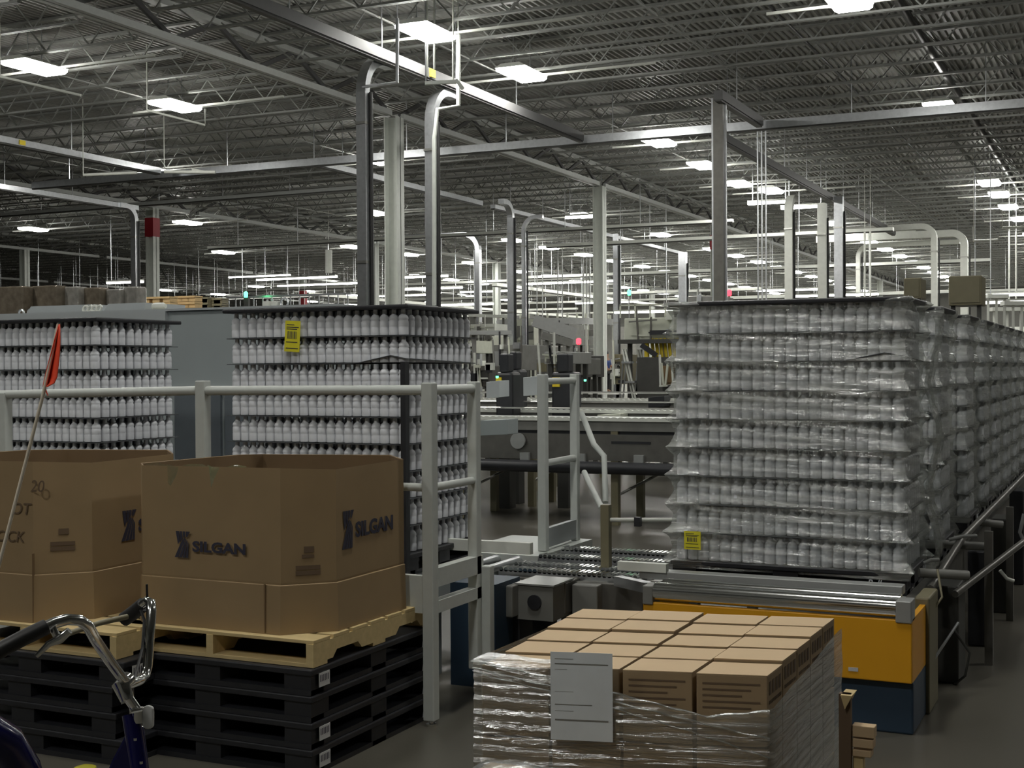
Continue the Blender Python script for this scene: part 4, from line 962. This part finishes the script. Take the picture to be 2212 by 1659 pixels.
def gaylord(x0, x1, y0, y1, z0, z1, ch, label, cl=.12, lined=False):
    t = thing('bulk_box', label, 'cardboard box', ((x0+x1)/2, (y0+y1)/2, z0))
    def ring(e): return [(x0+cl-e*0, y0-e), (x1-ch, y0-e), (x1+e, y0+ch), (x1+e, y1-ch), (x1-ch, y1+e), (x0+cl, y1+e), (x0-e, y1-ch), (x0-e, y0+cl)]
    zf_ = z0+(z1-z0)*.30; m = MB(); n = 8
    lv = [(z0, .012), (zf_-.004, .006), (zf_, .0), (zf_+.01, .001), (z1, 0.)]
    for z, e in lv:
        for i, (x, y) in enumerate(ring(e)): m.v.append((x, y, z + (.008*math.sin(i*2.1) if z == z1 else 0)))
    for j in range(len(lv)-1):
        for i in range(n): k = (i+1) % n; m.f.append((j*n+i, j*n+k, (j+1)*n+k, (j+1)*n+i))
    b = len(m.v); m.build('walls', 'kraft', t)
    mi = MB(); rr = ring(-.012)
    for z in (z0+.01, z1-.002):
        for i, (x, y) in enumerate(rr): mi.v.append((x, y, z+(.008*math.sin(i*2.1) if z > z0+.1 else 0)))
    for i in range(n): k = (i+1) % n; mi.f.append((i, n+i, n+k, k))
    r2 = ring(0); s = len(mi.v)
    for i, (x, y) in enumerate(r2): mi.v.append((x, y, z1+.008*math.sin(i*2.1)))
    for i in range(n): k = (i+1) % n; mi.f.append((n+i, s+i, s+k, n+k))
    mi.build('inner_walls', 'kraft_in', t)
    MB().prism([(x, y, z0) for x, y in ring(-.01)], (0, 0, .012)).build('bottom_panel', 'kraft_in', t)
    if lined:
        bm_ = MB(); k = 14
        for i in range(k): bm_.v += [(x0+.05+.045*i, y0+.05+.03*math.sin(i*1.3), z1-.25), (x0+.05+.045*i, y0+.03+.05*math.sin(i*1.1), z1+.006+.008*math.sin(i*2.2))]
        for i in range(k-1): bm_.f.append((2*i, 2*i+2, 2*i+3, 2*i+1))
        bm_.build('liner_bag', 'bag', t, smooth=True)
    return t
def silgan(par, o, ux, size, kx=1.):
    """logo mark and lettering, o = lower left of mark, size = mark height"""
    ux = Vector(ux).normalized(); uz = Vector((0, 0, 1)); nn = ux.cross(uz); o = Vector(o)-Vector((0, 0, 0))
    m = MB(); P = lambda a, b: o + ux*(a*size*kx) + uz*(b*size) + nn*(-.0) 
    def q(pts): m.prism([P(*p) + nn*.0015*1 for p in pts], nn*.0008)
    # fan of stripes: upper left block, lower right fan, split by pale diagonals
    q([(.06, 1), (.22, 1), (.26, .62), (.16, .50)]); q([(.25, 1), (.36, 1), (.38, .70), (.29, .60)]); q([(.39, 1), (.50, 1), (.50, .84), (.41, .74)])
    q([(.54, 1), (.74, 1), (.60, .80), (.54, .78)])
    q([(.0, .0), (.17, .0), (.50, .72), (.46, .76), (.30, .56)]); q([(.20, .0), (.34, .0), (.56, .70), (.52, .72)]); q([(.37, .0), (.49, .0), (.60, .64), (.575, .68)]); q([(.52, .0), (.64, .0), (.66, .55), (.62, .62)])
    mk = m.build('logo_mark', 'ink', par)
    text('SILGAN', size*.54, P(.84, .27)+nn*.0016, ux, uz, 'ink', mk, 'lettering', sx=1.36*kx, off=size*.019)
x0, x1, y0, y1 = -4.58, -3.50, 5.26, 6.30; ZG = .633; ZT = 1.425
G2 = gaylord(x0, x1, y0, y1, ZG, ZT, .19, 'large open cardboard bulk box with two dark logos, right of the pair', cl=.05, lined=True)
a = oy(378, 1203, y0-.012); silgan(G2, (a.x, y0-.012, a.z), (1, 0, 0), oy(385, 1147, y0-.012).z-a.z)
xr_ = x1+.002; a = ox(738, 1188, xr_); b = ox(740, 1105, xr_); silgan(G2, (xr_+.001, a.y, a.z), (0, 1, 0), b.z-a.z, .8)
# handling stamp on chamfer
cx0 = Vector((x1-.19, y0, 0)); cd = Vector((1, 1, 0)).normalized(); nn = Vector((1, -1, 0)).normalized(); st = MB()
zz = oy(650, 1240, 5.36).z
for r, (s0, s1, h) in enumerate(((.07, .19, .02), (.07, .19, .02), (.10, .16, .016), (.11, .16, .03))):
    q = cx0+nn*.003+cd*s0+Vector((0, 0, zz+.026*r+(.03 if r > 1 else 0))); st.prism([q, q+cd*(s1-s0), q+cd*(s1-s0)+Vector((0, 0, h)), q+Vector((0, 0, h))], nn*.0005)
st.build('handling_stamp', 'ink_faint', G2)
o = MB().box(x1-.28, x1-.272, y0-.016, y0-.011, ZG+.005, ZG+.24).build('flap_slit', 'kraft_in', G2)
wood_pallet(-4.67, -3.47, 5.20, 6.40, ZW, .632, 'pale wooden pallet with notched stringers under the bulk box with two logos')
for k in range(4):
    plastic_pallet(-4.68, -3.46, 5.17, 6.42, .126*k, .126*k+.124, 'black plastic pallet under the right bulk box, %s of its stack' % ['bottom', 'second up', 'third up', 'topmost'][k], True, k in (0, 1, 3))
# left one
c = oz(228, 1345, ZG); dx = -5.46
g = oz(95, 1347, ZG); XX1 = oz(225, 1330, ZG).x
gx1 = XX1+.005; gy0 = g.y
G1 = gaylord(gx1-1.08, gx1, gy0, gy0+1.04, ZG, 1.44, .2, 'large open cardboard bulk box with handwriting, left of the pair at the edge')
for s, u, v, sz in (('20', 62, 1062, .085), ('OT', 20, 1110, .085), ('OCK', -12, 1168, .08)):
    a = oy(u, v, gy0-.014); text(s, sz, (a.x, gy0-.006, a.z), (1, 0, 0), (0, 0, 1), 'ink_faint', G1, 'handwriting', sx=1.1, shear=.2)
a = Vector((gx1-.2, gy0, 0)); st = MB()
zz = oy(150, 1190, gy0+.1).z
for r, (s0, s1, h) in enumerate(((.08, .2, .02), (.08, .2, .02), (.12, .17, .03))):
    q = a+nn*.003+cd*s0+Vector((0, 0, zz+.026*r+(.03 if r > 1 else 0))); st.prism([q, q+cd*(s1-s0), q+cd*(s1-s0)+Vector((0, 0, h)), q+Vector((0, 0, h))], nn*.0005)
st.build('handling_stamp', 'ink_faint', G1)
MB().box(gx1-.2+.0, gx1-.196, gy0-.012, gy0+.002, ZG, ZG+.35).build('torn_seam', 'kraft_in', G1)
q = MB(); a_ = ox(262, 1170, gx1+.003)
silgan(G1, (gx1+.002, a_.y, a_.z), (0, 1, 0), .16)
cor = oz(178, 1388, .632)
wood_pallet(cor.x-1.2, cor.x, gy0-.05, gy0+1.15, ZW, .632, 'pale wooden pallet under the handwritten bulk box at left')
for k in range(4):
    jx = [.06, .0, -.02, .05][k]
    plastic_pallet(cor.x-1.2+jx, cor.x+.02+jx, gy0-.08, gy0+1.17, .126*k, .126*k+.124, 'black plastic pallet under the left bulk box, %s of its stack' % ['bottom', 'second up', 'third up', 'topmost'][k], False, k in (1, 2, 3))
o = MB().lathe([(.0, 0), (.05, .004), (.06, .05), (.05, .09), (.02, .1)], oz(184, 1700, 0), 12).build('yellow_object', 'yellow_dull', smooth=True); tag(o, 'small yellow cap on the floor between the pallet stacks', 'cap')

# ================================================================== CARTON LOAD in front
CFL, CFR, CBR, CBL = Vector((-2.03, 4.06)), Vector((-1.085, 4.30)), Vector((-1.06, 5.27)), Vector((-2.06, 5.07))
cz1 = .9; cz0 = .13; NXc, NYc = 4, 5; hz_ = (cz1-cz0)/3
def Qc(s, t_): return CFL*(1-s)*(1-t_) + CFR*s*(1-t_) + CBR*s*t_ + CBL*(1-s)*t_
rows = ['front', 'second', 'third', 'fourth', 'back']; cols = ['leftmost', 'second from left', 'third from left', 'rightmost']; lays = ['bottom', 'middle', 'top']
FX = (CFR-CFL).normalized(); FN = Vector((FX.y, -FX.x)); SX = (CBR-CFR).normalized(); SN = Vector((SX.y, -SX.x))
for l in range(3):
    for i in range(NXc):
        for j in range(NYc):
            if l < 2 and not (j == 0 or i in (0, 3)): continue
            g = .004; jx = random.uniform(-.003, .003) if 0 < i < 3 else 0; jz = random.uniform(-.004, .003)-.014+.0065*j if l == 2 else -.006
            s0, s1, t0, t1 = i/4+g*1.4+jx, (i+1)/4-g*1.4+jx, j/5+g, (j+1)/5-g
            q = [Qc(s0, t0), Qc(s1, t0), Qc(s1, t1), Qc(s0, t1)]; z0 = cz0+hz_*l; z1 = z0+hz_-.002+jz
            c = (q[0]+q[2])/2
            t = thing('carton', 'kraft carton of the front load, %s layer, %s row, %s' % (lays[l], rows[j], cols[i]), 'carton', (c.x, c.y, z0), 'cartons of the foreground load')
            MB().prism([(p_.x, p_.y, z0) for p_ in q], (0, 0, z1-.003-z0)).build('body', 'carton_shaded', t, bevel=.003)
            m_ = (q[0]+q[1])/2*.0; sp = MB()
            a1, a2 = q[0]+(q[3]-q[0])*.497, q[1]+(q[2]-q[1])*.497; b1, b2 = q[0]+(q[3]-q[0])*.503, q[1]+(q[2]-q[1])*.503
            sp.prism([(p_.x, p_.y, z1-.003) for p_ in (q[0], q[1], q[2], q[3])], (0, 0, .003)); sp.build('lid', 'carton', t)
            if j == 0 and l == 2 and i > 0:
                k = MB(); o0 = Vector((q[0].x, q[0].y, 0)); ux = Vector((FX.x, FX.y, 0)); nn_ = Vector((FN.x, FN.y, 0))
                for r in range(5):
                    p_ = o0+ux*.02+nn_*.0008+Vector((0, 0, z1-.035-.02*r)); L2 = .19-.03*(r % 3)
                    k.prism([p_, p_+ux*L2, p_+ux*L2+Vector((0, 0, .006)), p_+Vector((0, 0, .006))], nn_*.0006)
                k.build('print_lines', 'ink_faint', t)
            if i == 3 and l == 2:
                k = MB(); o0 = Vector((q[1].x, q[1].y, 0)); ux = Vector((SX.x, SX.y, 0)); nn_ = Vector((SN.x, SN.y, 0))
                for r, (h_, n_) in enumerate(((.045, 4), (.012, 9))):
                    for e_ in range(n_):
                        p_ = o0+ux*(.02+(.16/n_)*e_)+nn_*.0008+Vector((0, 0, z1-.07-.03*r)); w_ = .16/n_*.6
                        k.prism([p_, p_+ux*w_, p_+ux*w_+Vector((0, 0, h_)), p_+Vector((0, 0, h_))], nn_*.0006)
                k.build('side_print', 'ink_faint', t)
wood_pallet(-2.07, -1.06, 4.22, 5.1, 0.0, .128, 'wooden pallet under the wrapped cartons in the foreground')
# film over the cartons
m = MB(); nzf = 130; path = []; e = .02
def pw(a, b, n, side):
    for i in range(n): path.append((a+(b-a)*(i/n), side, i/n))
LN = Vector((-1, 0))
pw(CBL+LN*e, CFL+LN*e, 16, 0); pw(CFL+LN*e+FN*e, CFR+SN*e+FN*e, 60, 1); pw(CFR+SN*e, CBR+SN*e, 26, 2); path.append((CBR+SN*e, 2, 1.))
def topz(side, f):
    if side == 0: return cz1+.004-.02*(1-f)
    if side == 1: return cz1+.004-.155*min(1, f/.78)**1.1 + (.03*(f-.78)/.22 if f > .78 else 0)
    return cz1-.121+.09*min(1, f*1.1)
for j in range(nzf+1):
    for i, (p_, side, f) in enumerate(path):
        zt = topz(side, f); z = .03+(zt-.03)*j/nzf
        g = .0015*math.sin(i*.5+j*.3)+.005*math.sin(z*11+i*.12)+((.0042 if side == 1 else .0004)*(.3+max(0, math.sin(f*5-.6+z*2)))*(math.sin(z*150+f*2.2+1.5*math.sin(f*4))+.6*math.sin(z*263-f*5+2*math.sin(f*7))))
        n_ = (LN, FN, SN)[side]; m.v.append((p_.x+n_.x*g, p_.y+n_.y*g, z))
k = len(path)
for j in range(nzf):
    for i in range(k-1): m.f.append((j*k+i, j*k+i+1, (j+1)*k+i+1, (j+1)*k+i))
# lip of film lapping on the top at the front left corner
tag(m.build('stretch_wrap', 'film_near', smooth=True), 'shiny clear stretch wrap around the foreground cartons', 'plastic wrap')
m = MB()
for a in range(9):
    for b in range(5):
        p_ = Qc(-.02+.42*a/8, -.035+(.16*(1-a/8))*b/4); m.v.append((p_.x, p_.y, cz1+.004-.004*(b == 0)*a/8-(.09*a/8 if b == 0 else .0)+.002*math.sin(a*2+b)))
for a in range(8):
    for b in range(4): q_ = a*5+b; m.f.append((q_, q_+5, q_+6, q_+1))
tag(m.build('film_lip', 'film_near', smooth=True), 'bright lip of film folded over the front left carton corner', 'plastic fold')
front = [(p_, f) for p_, side, f in path if side == 1]
for nm, zoff, r in (('uppermost', lambda f: topz(1, f)-cz1, .0045), ('middle', lambda f: -.02-.20*f, .004), ('lowest', lambda f: -.03-.155*f**.8-.10*f*f, .003)):
    tag(MB().tube([Vector((p_.x+FN.x*.012, p_.y+FN.y*.012, cz1+zoff(f)+.002*math.sin(i*.9))) for i, (p_, f) in enumerate(front)], [r*(.5+.5*abs(math.sin(i*.35))) for i in range(len(front))], 6).build('film_fold', 'film_near', smooth=True), 'gathered fold of film across the front cartons, %s' % nm, 'plastic fold')
# paper sheet
fo_ = Qc(.235, 0)+FN*.045; ux = Vector((FX.x, FX.y, 0)); nn_ = Vector((FN.x, FN.y, 0)); zlo = .60; W_, H_ = .218, .295
def onplane(u, v):
    d = ray(u, v); n = nn_; p0 = Vector((fo_.x, fo_.y, 0)); t_ = (p0-Vector((0, 0, H))).dot(n)/d.dot(n); return Vector((0, 0, H))+d*t_
A1 = onplane(1190, 1597); B1 = onplane(1323, 1412); W_ = (B1-A1).dot(ux); H_ = B1.z-A1.z
t = thing('paper_sheet', 'white printed sheet stuck to the wrap of the foreground cartons', 'paper', A1)
pg = MB().prism([A1, A1+ux*W_, A1+ux*W_+Vector((0, 0, H_)), A1+Vector((0, 0, H_))], nn_*.001).build('page', 'paper', t)
k = MB()
for f, h, l in ((.86, .014, .86), (.22, .018, .86), (.40, .009, .6), (.92, .005, .3), (.80, .004, .2), (.55, .003, .3), (.33, .003, .3)):
    p_ = A1+nn_*.0012+ux*(W_*.07)+Vector((0, 0, H_*f)); k.prism([p_, p_+ux*W_*l, p_+ux*W_*l+Vector((0, 0, H_*h)), p_+Vector((0, 0, H_*h))], nn_*.0006)
k.build('printed_lines', 'grey_mid', pg)
# nearest wrapped load at the bottom edge
nb = oz(1045, 1630, .74); nr = oz(1345, 1656, .74)
xa = nb.x; ya = nb.y
t = thing('wrapped_carton_load', 'low wrapped cardboard load at the bottom edge of the view', 'wrapped load', (xa+.5, ya-.5, 0))
MB().box(xa+.03, xa+.85, ya-1.0, ya-.02, .12, .73).build('carton_block', 'carton', t, bevel=.01)
m = MB(); n1, n2 = 22, 22
for j in range(n2+1):
    for i in range(n1+1): x = xa+.9*i/n1; y = ya-1.02+1.04*j/n2; m.v.append((x, y, .737+.004*math.sin(i*1.7+j)+random.uniform(0, .003)-(.02 if i in (0, n1) or j in (0, n2) else 0)))
for j in range(n2):
    for i in range(n1): q = j*(n1+1)+i; m.f.append((q, q+1, q+n1+2, q+n1+1))
m.build('top_film', 'film_near', t, smooth=True); MB().box(xa+.02, xa+.86, ya-1.0, ya-.01, 0, .12).build('pallet_base', 'wood', t)
# pallet pieces right of the carton load
a = S(1830, 1500, 4.75); t = thing('worn_pallet', 'worn wooden pallet end standing right of the foreground cartons', 'pallet', (a.x, a.y, 0))
MB().prism([(a.x-.03, a.y, 0), (a.x+.012, a.y, 0), (a.x+.012, a.y, a.z), (a.x-.03, a.y, a.z)], (0, .03, 0)).build('side_board', 'ink_faint', t)
MB().prism([(a.x-.02, a.y-.02, a.z), (a.x+.02, a.y-.02, a.z), (a.x-.005, a.y-.02, a.z-.05)], (0, .1, 0)).build('split_corner', 'wood', t)
for v0, v1, w_ in ((1577, 1602, .062), (1606, 1625, .058), (1630, 1645, .05)):
    b0 = S(1840, v0, 4.7); b1 = S(1840, v1, 4.7); MB().box(a.x+.012, a.x+.03+w_, a.y+.02, a.y+.07, b1.z, b0.z).build('deck_board', 'carton', t, bevel=.003)
MB().box(a.x+.014, a.x+.05, a.y+.03, a.y+.07, 0, S(1840, 1645, 4.7).z).build('runner', 'wood', t)

# ================================================================== BICYCLE (handlebar in the lower left) and flag
cl = S(277, 1478, 3.15); ht = S(300, 1540, 3.15)
t = thing('work_tricycle', 'dark blue work tricycle with chrome handlebar at lower left', 'tricycle', (cl.x, cl.y, 0))
b = MB()
L_ = [cl, S(262, 1462, 3.1), S(235, 1425, 3.02), S(205, 1380, 2.92), S(190, 1352, 2.88), S(172, 1340, 2.86), S(145, 1338, 2.84), S(120, 1345, 2.82), S(95, 1356, 2.8)]
R_ = [cl, S(300, 1470, 3.2), S(313, 1462, 3.28), S(319, 1440, 3.3), S(323, 1380, 3.32), S(327, 1320, 3.34), S(326, 1302, 3.36), S(318, 1298, 3.37), S(300, 1312, 3.38)]
b.tube(L_, .0125, 12); b.tube(R_, .0125, 12); hb = b.build('handlebar', 'chrome', t, smooth=True)
MB().tube([S(100, 1354, 2.8), S(50, 1378, 2.77), S(8, 1400, 2.75), S(-30, 1425, 2.74)], .0175, 12).build('grip', 'rubber', t, smooth=True)
MB().tube([S(310, 1306, 3.38), S(285, 1326, 3.4), S(268, 1338, 3.41)], .019, 12).build('grip', 'rubber', t, smooth=True)
MB().tube([S(275, 1332, 3.36), S(215, 1346, 3.3), S(150, 1368, 3.2)], .007, 8).build('brake_cable', 'olive', t, smooth=True)
MB().tube([S(112, 1350, 2.81), S(118, 1365, 2.81), S(125, 1378, 2.81)], .008, 8).tube([S(150, 1362, 2.8), S(130, 1380, 2.8), S(105, 1391, 2.79), S(78, 1418, 2.78)], [.008, .01, .007, .005], 8).build('brake_lever', 'chrome', t, smooth=True)
MB().tube([S(303, 1315, 3.37), S(312, 1340, 3.35), S(308, 1400, 3.3), S(290, 1470, 3.2)], .004, 6).build('rear_cable', 'rubber', t, smooth=True)
MB().tube([S(318, 1290, 3.36), S(317, 1262, 3.36)], .003, 6).build('cable_stub', 'rubber', t)
MB().tube([cl+Vector((0, 0, .012)), S(262, 1482, 3.12), S(275, 1510, 3.12)], [.02, .022, .017], 12).build('stem', 'chrome', t, smooth=True)
MB().tube([S(268, 1495, 3.13), ht], .012, 10).build('stem_post', 'chrome', t, smooth=True)
MB().lathe([(.022, 0), (.022, .03)], ht-Vector((0, 0, .02)), 14).build('headset', 'chrome', t, smooth=True)
MB().tube([S(283, 1543, 3.15), S(300, 1655, 3.12), S(305, 1720, 3.1)], .021, 14).build('head_tube', 'blue_paint', t, smooth=True)
MB().prism([S(283, 1560, 3.17), S(302, 1572, 3.17), S(318, 1700, 3.17), S(215, 1700, 3.17), S(240, 1640, 3.17)], (.0, .02, 0)).build('gusset', 'blue_paint', t, bevel=.008)
MB().tube([S(-60, 1570, 2.9), S(5, 1610, 2.95), S(42, 1670, 3.0), S(60, 1730, 3.02)], .05, 14).build('rear_tube', 'blue_paint', t, smooth=True)
br = S(285, 1537, 3.13); MB().tube([br, S(308, 1532, 3.13)], .005, 6).build('bracket', 'chrome', t)
rf = MB(); c = S(318, 1550, 3.13); X = Vector((math.cos(YAW), math.sin(YAW), 0)); pts = []
for a_ in range(20): an = 2*math.pi*a_/20; pts.append(c + X*(.0125*math.cos(an)) + Vector((0, 0, .017*(1 if math.sin(an) > 0 else -1)*(abs(math.sin(an)) > .01) - .0 + .011*math.sin(an))))
rf.prism(pts, (0, .008, 0)).build('front_reflector', 'reflector', t, bevel=.002)
for pz in ((292, 1600), (305, 1650)):
    MB().lathe([(.0035, 0), (.0035, .006)], S(pz[0], pz[1], 3.09), 8).build('bolt', 'chrome', t)
# unseen lower parts: wheels, frame down to the floor
def wheel(c, r, par, axis):
    m = MB(); c = Vector(c); ax = Vector(axis); u = ax.cross(Vector((0, 0, 1))).normalized(); z = Vector((0, 0, 1))
    m.tube([c+(u*math.cos(a)+z*math.sin(a))*(r-.025) for a in [2*math.pi*i/24 for i in range(25)]], .024, 8, cap=False); m.build('tyre', 'rubber', par, smooth=True)
    s = MB()
    for i in range(12): a = 2*math.pi*i/12; s.bar(c, c+(u*math.cos(a)+z*math.sin(a))*(r-.04), .004)
    s.build('spokes', 'chrome', par)
fx = Vector((ht.x+.10, ht.y+.05, .31)); wheel(fx, .31, t, (-.42, .9, 0))
MB().tube([S(303, 1700, 3.1), fx+Vector((-.02, -.05, .1)), fx+Vector((0, -.06, 0))], .012, 8).build('fork', 'blue_paint', t, smooth=True)
rx = Vector((ht.x-1.25, ht.y-.55, .28)); wheel(rx+Vector((.1, -.22, 0)), .28, t, (-.42, .9, 0)); wheel(rx+Vector((-.1, .25, 0)), .28, t, (-.42, .9, 0))
MB().tube([rx+Vector((.1, -.22, 0)), rx+Vector((-.1, .25, 0))], .012, 8).build('axle', 'chrome', t); MB().tube([rx, S(303, 1705, 3.1)], .022, 10).build('main_tube', 'blue_paint', t, smooth=True)
# flag
b0 = rx+Vector((-.05, .1, 0)); p1 = S(0, 1212, 3.1); p2 = S(95, 845, 3.12); p3 = S(126, 700, 3.13)
t = thing('safety_flag', 'orange safety pennant on a thin pale pole at the left edge', 'flag', (b0.x, b0.y, b0.z))
MB().tube([b0, S(-120, 1659, 3.08), p1, p2, p3], .0042, 8).build('pole', 'pole', t, smooth=True)
m = MB(); rowsf = [(700, 127, 130), (730, 118, 131), (760, 110, 130), (790, 102, 127), (815, 96, 124), (828, 93, 118), (836, 92, 103)]
for j, (v, ua, ub) in enumerate(rowsf):
    for i in range(7):
        f = i/6; dd = 3.12+.02*math.sin(f*math.pi*1.5); q = S(ua+(ub-ua)*f, v, dd); m.v.append(tuple(q))
n = len(rowsf)
for j in range(n-1):
    for i in range(6): m.f.append((j*7+i, j*7+i+1, j*7+8+i, j*7+7+i))
o = m.build('pennant', 'orange', t, smooth=True); md = o.modifiers.new('s', 'SOLIDIFY'); md.thickness = .0015
MB().prism([S(93, 836, 3.12), S(103, 855, 3.12), S(98, 838, 3.12)], (0, .002, 0)).build('torn_tail', 'orange', t)

# ================================================================== PERSON in blue, far behind (a sliver shows beside the column)
q = S(1311, 835, 58); px, py, pz = q.x, q.y, .86
tag(MB().box(px-.6, px+.6, py-.4, py+.4, 0, pz).build('work_platform', 'grey_mid'), 'low grey platform the person in blue stands on', 'platform')
per = thing('person', 'person in a blue shirt partly hidden right of the second column', 'person', (px, py, pz))
J = [((0, 0, .95), .13), ((0, 0, 1.2), .14), ((0, 0, 1.42), .12), ((0, 0, 1.52), .055), ((0, -.02, 1.60), .08), ((0, -.01, 1.70), .075),
     ((.17, 0, 1.42), .06), ((.24, -.04, 1.16), .045), ((.20, -.22, 1.0), .035), ((.19, -.30, .98), .03),
     ((-.17, 0, 1.42), .06), ((-.24, -.04, 1.16), .045), ((-.20, -.22, 1.0), .035), ((-.19, -.30, .98), .03),
     ((.09, 0, .88), .095), ((.10, -.02, .48), .065), ((.10, .02, .09), .045), ((.10, -.12, .04), .04),
     ((-.09, 0, .88), .095), ((-.10, -.02, .48), .065), ((-.10, .02, .09), .045), ((-.10, -.12, .04), .04)]
Eg = [(0, 1), (1, 2), (2, 3), (3, 4), (4, 5), (2, 6), (6, 7), (7, 8), (8, 9), (2, 10), (10, 11), (11, 12), (12, 13), (0, 14), (14, 15), (15, 16), (16, 17), (0, 18), (18, 19), (19, 20), (20, 21)]
def skinned(name, idx, grow, mt):
    me = bpy.data.meshes.new(name); mp = {a: b for b, a in enumerate(idx)}
    me.from_pydata([J[i][0] for i in idx], [(mp[a], mp[b]) for a, b in Eg if a in mp and b in mp], [])
    o = bpy.data.objects.new(name, me); COL.objects.link(o); o.parent = per
    o.modifiers.new('skin', 'SKIN'); me.materials.append(M[mt])
    for k, i in enumerate(idx): r = J[i][1]*grow; me.skin_vertices[0].data[k].radius = (r, r)
    me.skin_vertices[0].data[0].use_root = True; o.modifiers.new('sub', 'SUBSURF').levels = 1; return o
skinned('body', list(range(22)), 1., 'skin'); skinned('shirt', [0, 1, 2, 6, 7, 10, 11], 1.13, 'blue_thing'); skinned('trousers', [0, 14, 15, 16, 18, 19, 20], 1.12, 'black_plastic')
OFF[per.name] = Vector((px, py, pz)); per.rotation_euler = (0, 0, math.radians(75))
MB().lathe([(.03, 1.64), (.085, 1.66), (.09, 1.72), (.06, 1.78), (.01, 1.80)], (px, py+.01, pz), 12).build('hair', 'rubber', per, smooth=True)
MB().lathe([(.008, -.02), (.014, 0), (.004, .03)], (px, py-.105, pz+1.66), 8).build('nose', 'skin', per, smooth=True)
# low glowing strips added to brighten the far band of the hall
for i, (u, v, d, L) in enumerate(((640, 603, 70, 5), (905, 600, 62, 3), (1265, 470, 50, 1.6), (690, 616, 80, 6), (930, 625, 75, 4), (1000, 660, 60, 3), (1230, 612, 70, 5), (1390, 676, 55, 2.5), (1720, 628, 66, 3), (1800, 640, 60, 4), (2160, 640, 45, 2), (2195, 655, 44, 2), (860, 640, 95, 5), (1080, 630, 90, 6), (270, 612, 60, 2), (1665, 440, 46, 1.6), (1735, 450, 48, 1.6), (1310, 655, 80, 4), (560, 598, 90, 5))):
    c = S(u, v, d); t = thing('glow_strip', 'added low hung white strip glowing in the hall depth', 'strip light', c, 'added glowing strips in the far band')
    MB().box(c.x-L/2, c.x+L/2, c.y-.1, c.y+.1, c.z, c.z+.08).build('tube_cover', 'strip', t); MB().box(c.x-L/2, c.x+L/2, c.y-.13, c.y+.13, c.z+.08, c.z+.14).build('housing', 'offwhite', t)
    MB().bar((c.x-L*.4, c.y, c.z+.14), (c.x-L*.4, c.y, 9.32), .03).bar((c.x+L*.4, c.y, c.z+.14), (c.x+L*.4, c.y, 9.32), .03).build('hanger', 'galv', t)
